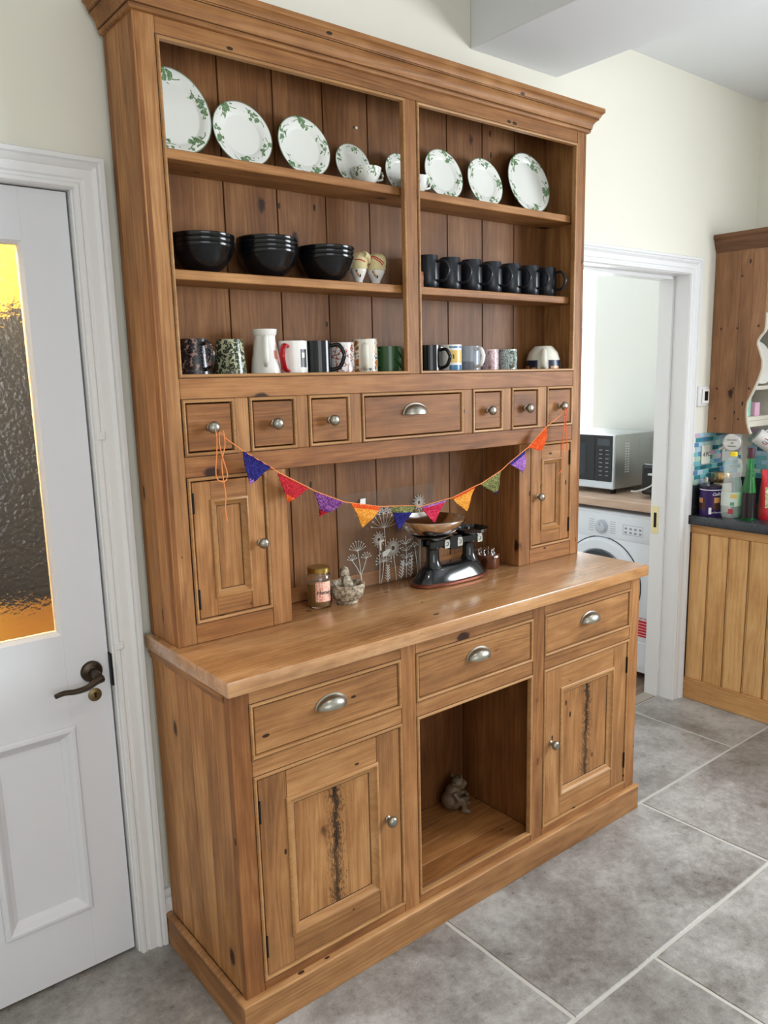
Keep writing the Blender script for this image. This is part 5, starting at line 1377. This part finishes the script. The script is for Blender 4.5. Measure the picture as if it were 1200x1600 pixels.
for y, z in ((-0.110, 1.943), (-0.024, 1.722), (-0.100, 1.721), (-0.195, 1.726), (-0.018, 1.458), (-0.097, 1.458), (-0.169, 1.458), (-0.016, 1.322), (-0.127, 1.322)):
    b = MB(); b.lathe([(0.0004, 0), (0.0055, 0), (0.0045, 0.0012), (0.0004, 0.0016)], (2.7196, y, z), 12, 0, '-x'); b.build('peg', plain('dark_peg', C(78, 48, 30), 0.6) if 'dark_peg' not in bpy.data.materials else bpy.data.materials['dark_peg'], ep)
for z in (1.322, 1.458, 1.722, 1.99):
    b = MB(); b.box(2.7385, 3.058, -0.20 if z > 1.5 else -0.165, 0.017, z - 0.009, z + 0.009); b.build('shelf', CRE, wu, bevel=0.002)
box('back', plain('dark_unit_back', C(54, 40, 32), 0.7), (2.7385, 3.058, 0.0085, 0.0175, 1.31, 2.058), wu, 0)
box('right_end', CRE, (3.046, 3.0585, -0.20, 0.008, 1.31, 2.058), wu, 0.001)
WUC = [(-0.012, 2.050), (0.002, 2.050), (0.005, 2.060), (0.010, 2.066), (0.016, 2.084), (0.020, 2.088), (0.022, 2.104), (0.032, 2.112), (0.032, 2.128), (-0.012, 2.128)]
b = MB()
def cnw(i, d, h): return [(2.722 - d, 0.017, h), (2.722 - d, -0.222 - d, h), (3.058, -0.222 - d, h)][i]
b.corners(cnw, WUC, 3, False); b.build('cornice', wood('wall_unit_cornice_pine', 1, lo=(86, 58, 40), mid=(120, 84, 60), hi=(146, 108, 80), objcol=False), wu, smooth=28)
box('top', CRE, (2.7225, 3.058, -0.222, 0.017, 2.0585, 2.068), wu, 0)
b = MB(); b.box(2.74, 3.045, -0.168, -0.150, 1.285, 1.3125); b.build('front_rail', CRE, wu, bevel=0.002)
# plate and boxes on its shelves
pm = MB().lathe([(0.0004, 0), (0.06, 0), (0.066, 0.004), (0.098, 0.016), (0.1, 0.019), (0.097, 0.020), (0.064, 0.009), (0.0004, 0.006)], (0, 0, 0), 44).mesh('plate', WHITEGL)
o = bpy.data.objects.new('plate', pm); link(o, None, (2.862, -0.12, 1.568)); o.rotation_euler = (math.radians(76), 0, math.radians(-8)); tag(o, 'plain cream plate standing in the wall shelf unit', 'plate')
o = box('carton', plain('mint_card', C(150, 206, 180), 0.6), (2.775, 2.815, -0.135, -0.085, 1.3315, 1.418), None, 0.001, org=(2.795, -0.11, 1.3315)); tag(o, 'mint green carton on the lowest shelf of the wall unit', 'box')
o = box('carton', plain('pink_card', C(232, 182, 206), 0.6), (2.824, 2.868, -0.150, -0.110, 1.3315, 1.392), None, 0.001, org=(2.845, -0.13, 1.3315)); tag(o, 'small pink carton beside the mint carton on the lowest shelf', 'box')
# mugs hanging from hooks under the unit
def hanging_mug(name, label, base, axis, R, L, mats, prints):
    t = thing(name, label, 'mug', base, 'mugs hanging under the wall shelf unit')
    ax = Vector(axis).normalized(); q = Vector((0, 0, 1)).rotation_difference(ax)
    def tf(p): return tuple(Vector(base) + q @ Vector(p))
    b = MB(); b.lathe([(0.0004, 0), (R * 0.86, 0), (R * 0.95, 0.003), (R, 0.008), (R, L), (R - 0.004, L), (R - 0.004, 0.008), (0.0004, 0.006)], (0, 0, 0), 36); b.v = [tf(p) for p in b.v]; b.build('mug_body', mats, t)
    return t, tf, q
MW2 = plain('white_mug_glaze', C(214, 212, 208), 0.25)
t, tf, q = hanging_mug('mug', 'white mug hanging on its side, its printed base facing out', (2.714, -0.108, 1.214), (0.80, 0.38, 0.12), 0.040, 0.090, MW2, None)
b = MB(); b.tube([tf(p) for p in smoothpath([(0.008, 0.036, 0.075), (0.012, 0.064, 0.066), (0.012, 0.066, 0.040), (0.008, 0.037, 0.026)], 4)], 0.0055, 8); b.build('handle', MW2, t)
n_ = -(q @ Vector((0, 0, 1))); up_ = Vector((0, 0, 1)); up_ = (up_ - n_ * up_.dot(n_)).normalized(); rt_ = up_.cross(n_)
for k, (s_, w_) in enumerate(((0.0075, 'FINE CHINA'), (0.012, '63'), (0.0075, 'Dishwasher'))):
    put_text(w_, s_, INKP, t, Vector((2.714, -0.108, 1.214)) + n_ * 0.0006 + up_ * (0.014 - 0.014 * k), rt_, up_)
t, tf, q = hanging_mug('mug', 'white mug with a red and blue ring emblem hanging at the right edge', (2.775, -0.190, 1.250), (0.42, -0.60, -0.55), 0.036, 0.080, MW2, None)
b = MB(); b.tube([tf(p) for p in smoothpath([(-0.020, 0.030, 0.066), (-0.030, 0.052, 0.056), (-0.030, 0.052, 0.034), (-0.020, 0.030, 0.020)], 4)], 0.005, 8); b.build('handle', MW2, t)
va = Vector(q.inverted() @ (Vector((CX, CY, 1.54)) - Vector((2.775, -0.19, 1.250)))); pa = math.atan2(va.y, va.x)
b = MB(); b.tube([tf((0.0365 * math.cos(pa + 0.32 * math.cos(a)), 0.0365 * math.sin(pa + 0.32 * math.cos(a)), 0.042 + 0.0125 * math.sin(a))) for a in [math.radians(-50 + 280 * i / 16) for i in range(17)]], 0.0018, 6); b.build('red_ring_print', REDGL, t)
b = MB(); b.tube([tf((0.0366 * math.cos(pa + 0.04), 0.0366 * math.sin(pa + 0.04), 0.034 + 0.004 * i)) for i in range(6)], 0.0016, 6); b.build('blue_print', BLUEP, t)
for hx, hy in ((2.80, -0.10), (2.845, -0.16)):
    b = MB(); b.tube(smoothpath([(hx, hy, 1.3125), (hx, hy, 1.296), (hx + 0.010, hy, 1.286), (hx + 0.004, hy, 1.276), (hx - 0.006, hy, 1.282)], 4), 0.0016, 6)
    b.build('cup_hook', BRASS, wu)

# ---- things on the black worktop
ZB = 0.8892
DPUR = plain('purple_printed_tub', C(52, 28, 92), 0.28); LIDP = plain('dark_purple_lid', C(30, 18, 48), 0.35); BROWNP = plain('chocolate_print', C(70, 34, 26), 0.35)
t = thing('hot_chocolate_tub', 'purple hot chocolate tub with a dark lid on the black worktop', 'tub', (2.632, -0.064, ZB))
tc_ = (2.632, -0.064, ZB)
b = MB(); b.lathe([(0.0004, 0), (0.047, 0), (0.048, 0.003), (0.048, 0.122), (0.049, 0.126), (0.0004, 0.126)], tc_, 44); b.build('tub_body', DPUR, t)
b = MB(); b.lathe([(0.0004, 0.1262), (0.049, 0.1262), (0.0495, 0.129), (0.0485, 0.1355), (0.046, 0.137), (0.0004, 0.1365)], tc_, 44); b.build('lid', LIDP, t)
def wrap(c, R, a0, a1, z0, z1, mt, nm, par, n=26):
    R += 0.0006
    b = MB(); vs = []
    for i in range(n + 1):
        a = a0 + (a1 - a0) * i / n
        vs += [(c[0] + R * math.cos(a), c[1] + R * math.sin(a), c[2] + z0), (c[0] + R * math.cos(a), c[1] + R * math.sin(a), c[2] + z1)]
    b.add(vs, [(2 * i, 2 * i + 2, 2 * i + 3, 2 * i + 1) for i in range(n)]); return b.build(nm, mt, par)
fa = facing(2.632, -0.064)
wrap(tc_, 0.0483, fa - 1.5, fa + 1.5, 0.118, 0.1215, WT, 'silver_rim_line', t)
wrap(tc_, 0.0483, fa + 0.22, fa + 1.1, 0.030, 0.088, BROWNP, 'chocolate_picture', t); wrap(tc_, 0.0485, fa + 0.34, fa + 0.95, 0.062, 0.086, ORGP, 'cup_picture', t)
wrap(tc_, 0.0483, fa - 1.4, fa - 0.42, 0.030, 0.080, BROWNP, 'chocolate_picture', t); wrap(tc_, 0.0485, fa - 1.3, fa - 0.72, 0.060, 0.082, ORGP, 'cup_picture', t)
wrap(tc_, 0.0485, fa - 0.12, fa + 0.12, 0.010, 0.040, WT, 'panel_print', t)
def wraptext(txt, size, a, z, mt, par, c, R, **kw):
    put_text(txt, size, mt, par, (c[0] + R * math.cos(a), c[1] + R * math.sin(a), c[2] + z), (-math.sin(a), math.cos(a), 0), (0, 0, 1), **kw)
wraptext('Cadbury', 0.020, fa + 0.72, 0.102, WT, t, tc_, 0.0503, shear=0.35)
wraptext('Hot Chocolate', 0.011, fa + 0.55, 0.018, WT, t, tc_, 0.0500)
# clear bottle with yellow cap
PET = plain('clear_bottle_plastic', (0.80, 0.87, 0.88, 1), 0.06, alpha=0.27, spec=0.9)
WAT = plain('water', (0.97, 0.99, 1.0, 1), 0.0, trans=1.0, ior=1.33)
bc = (2.640, -0.160, ZB)
t = thing('water_bottle', 'clear waisted plastic bottle with a yellow cap on the black worktop', 'bottle', bc)
b = MB(); b.lathe([(0.0004, 0.004), (0.022, 0.0), (0.036, 0.002), (0.0425, 0.020), (0.0445, 0.050), (0.0445, 0.118), (0.043, 0.135), (0.037, 0.165), (0.032, 0.182), (0.036, 0.198), (0.0415, 0.215), (0.041, 0.232), (0.033, 0.255), (0.018, 0.270), (0.0135, 0.274), (0.0135, 0.284), (0.012, 0.284), (0.0004, 0.283)], bc, 40); b.build('bottle_body', PET, t)
b = MB(); b.lathe([(0.0004, 0.274), (0.0158, 0.274), (0.0158, 0.292), (0.014, 0.294), (0.0004, 0.294)], bc, 24); b.build('cap', plain('yellow_cap', C(244, 214, 46), 0.4), t)
fb = facing(bc[0], bc[1])
lb = wrap(bc, 0.0450, fb - 1.3, fb + 1.3, 0.055, 0.118, plain('pale_bottle_label', C(206, 214, 206), 0.5), 'label', t)
wrap(bc, 0.0453, fb - 0.1, fb + 0.5, 0.092, 0.110, YELP, 'yellow_print', lb); wrap(bc, 0.0453, fb - 0.1, fb + 0.28, 0.058, 0.074, plain('green_print', C(90, 150, 124), 0.5), 'green_print', lb)
wrap(bc, 0.0450, fb - 0.25, fb + 0.2, 0.022, 0.044, plain('red_print', C(170, 62, 66), 0.5), 'red_print', t)
# green bottle
gc = (2.632, -0.243, ZB)
t = thing('wine_bottle', 'tall green glass bottle with a dark red capsule on the worktop', 'bottle', gc)
b = MB(); b.lathe([(0.0004, 0), (0.026, 0), (0.0290, 0.005), (0.0290, 0.110), (0.0275, 0.135), (0.0225, 0.175), (0.0165, 0.215), (0.0135, 0.255), (0.0132, 0.300), (0.012, 0.300), (0.0004, 0.299)], gc, 36)
b.build('bottle_body', plain('bright_green_glass', (0.05, 0.55, 0.12, 1), 0.04, trans=0.85), t)
b = MB(); b.lathe([(0.0004, 0.272), (0.0146, 0.272), (0.0148, 0.312), (0.0135, 0.316), (0.0004, 0.316)], gc, 24); b.build('capsule', plain('dark_red_capsule', C(74, 26, 44), 0.35), t)
wrap(gc, 0.0293, facing(gc[0], gc[1]) - 1.2, facing(gc[0], gc[1]) + 1.2, 0.010, 0.122, plain('dark_wine_label', C(22, 10, 14), 0.3), 'label', t)
# gold lidded coffee jar and steel tin behind
jc2 = (2.762, -0.046, ZB)
t = thing('coffee_jar', 'glass jar with a broad gold lid behind the purple tub', 'jar', jc2)
b = MB(); b.lathe([(0.0004, 0), (0.040, 0), (0.042, 0.004), (0.042, 0.118), (0.038, 0.132), (0.036, 0.138), (0.0004, 0.138)], jc2, 36); b.build('jar_body', plain('pale_coffee_label', C(206, 196, 172), 0.4), t)
b = MB(); b.lathe([(0.0004, 0.138), (0.041, 0.138), (0.0425, 0.141), (0.0425, 0.180), (0.040, 0.184), (0.0004, 0.184)], jc2, 36); b.build('lid', plain('gold_jar_lid', C(198, 164, 116), 0.25, 0.9), t)
pc2 = (2.676, -0.0165, ZB)
t = thing('glass_bottle', 'small clear bottle with a silver top just behind the purple tub', 'bottle', pc2)
b = MB(); b.lathe([(0.0004, 0), (0.0145, 0), (0.015, 0.003), (0.015, 0.110), (0.013, 0.130), (0.013, 0.140), (0.0004, 0.140)], pc2, 28); b.build('bottle_body', plain('grey_glass', C(120, 124, 128), 0.15), t)
b = MB(); b.lathe([(0.0004, 0.140), (0.0145, 0.140), (0.0145, 0.166), (0.0004, 0.168)], pc2, 24); b.build('top', CHROME, t)
# red bag of dried fruit
m, nt, bs = newmat('red_printed_foil_bag')
tc = node(nt, 'ShaderNodeTexCoord')
nt.links.new(mix(nt, noise(nt, tc.outputs['Object'], 30.0, 3.0), C(170, 22, 36), C(226, 46, 60)), bs.inputs['Base Color']); bs.inputs['Roughness'].default_value = 0.22
bump(nt, bs, noise(nt, vmul(nt, tc.outputs['Object'], (1, 1, 0.4)), 55.0, 3.0), 0.7, 0.006)
t = thing('snack_bag', 'shiny red bag with a cream printed label at the right edge', 'bag', (2.712, -0.308, ZB))
b = MB(); rs = []
for z, w_, d in ((0.0, 0.052, 0.034), (0.012, 0.056, 0.038), (0.05, 0.055, 0.038), (0.10, 0.054, 0.034), (0.15, 0.053, 0.026), (0.185, 0.052, 0.014), (0.205, 0.052, 0.003), (0.220, 0.053, 0.0015)):
    rs.append([(2.712 + 0.77 * w_ * math.copysign(abs(math.cos(a)) ** 0.6, math.cos(a)) + 0.63 * d * math.sin(a), -0.308 - 0.63 * w_ * math.copysign(abs(math.cos(a)) ** 0.6, math.cos(a)) + 0.77 * d * math.sin(a), ZB + z) for a in [2 * PI * j / 32 for j in range(32)]])
b.rings(rs); b.build('bag_body', m, t)
b = MB(); vs = []
for i in range(9):
    s = -0.8 + 1.6 * i / 8
    for z, dd in ((0.055, 0.0392), (0.10, 0.0352), (0.145, 0.0275)):
        a = -PI / 2 + s * 0.9
        cx_ = math.copysign(abs(math.cos(a)) ** 0.6, math.cos(a)) * 0.0545
        vs.append((2.712 + 0.77 * cx_ + 0.63 * (dd + 0.0008) * math.sin(a), -0.308 - 0.63 * cx_ + 0.77 * (dd + 0.0008) * math.sin(a), ZB + z))
b.add(vs, [(3 * i + j, 3 * i + 3 + j, 3 * i + 4 + j, 3 * i + 1 + j) for i in range(8) for j in range(2)]); b.build('bag_label', pattern('cream_fruit_label', [(196, 72, 60), (206, 190, 150), (150, 160, 90), (222, 208, 176)], 30, [0, .30, .62, .72], 0.3), t)
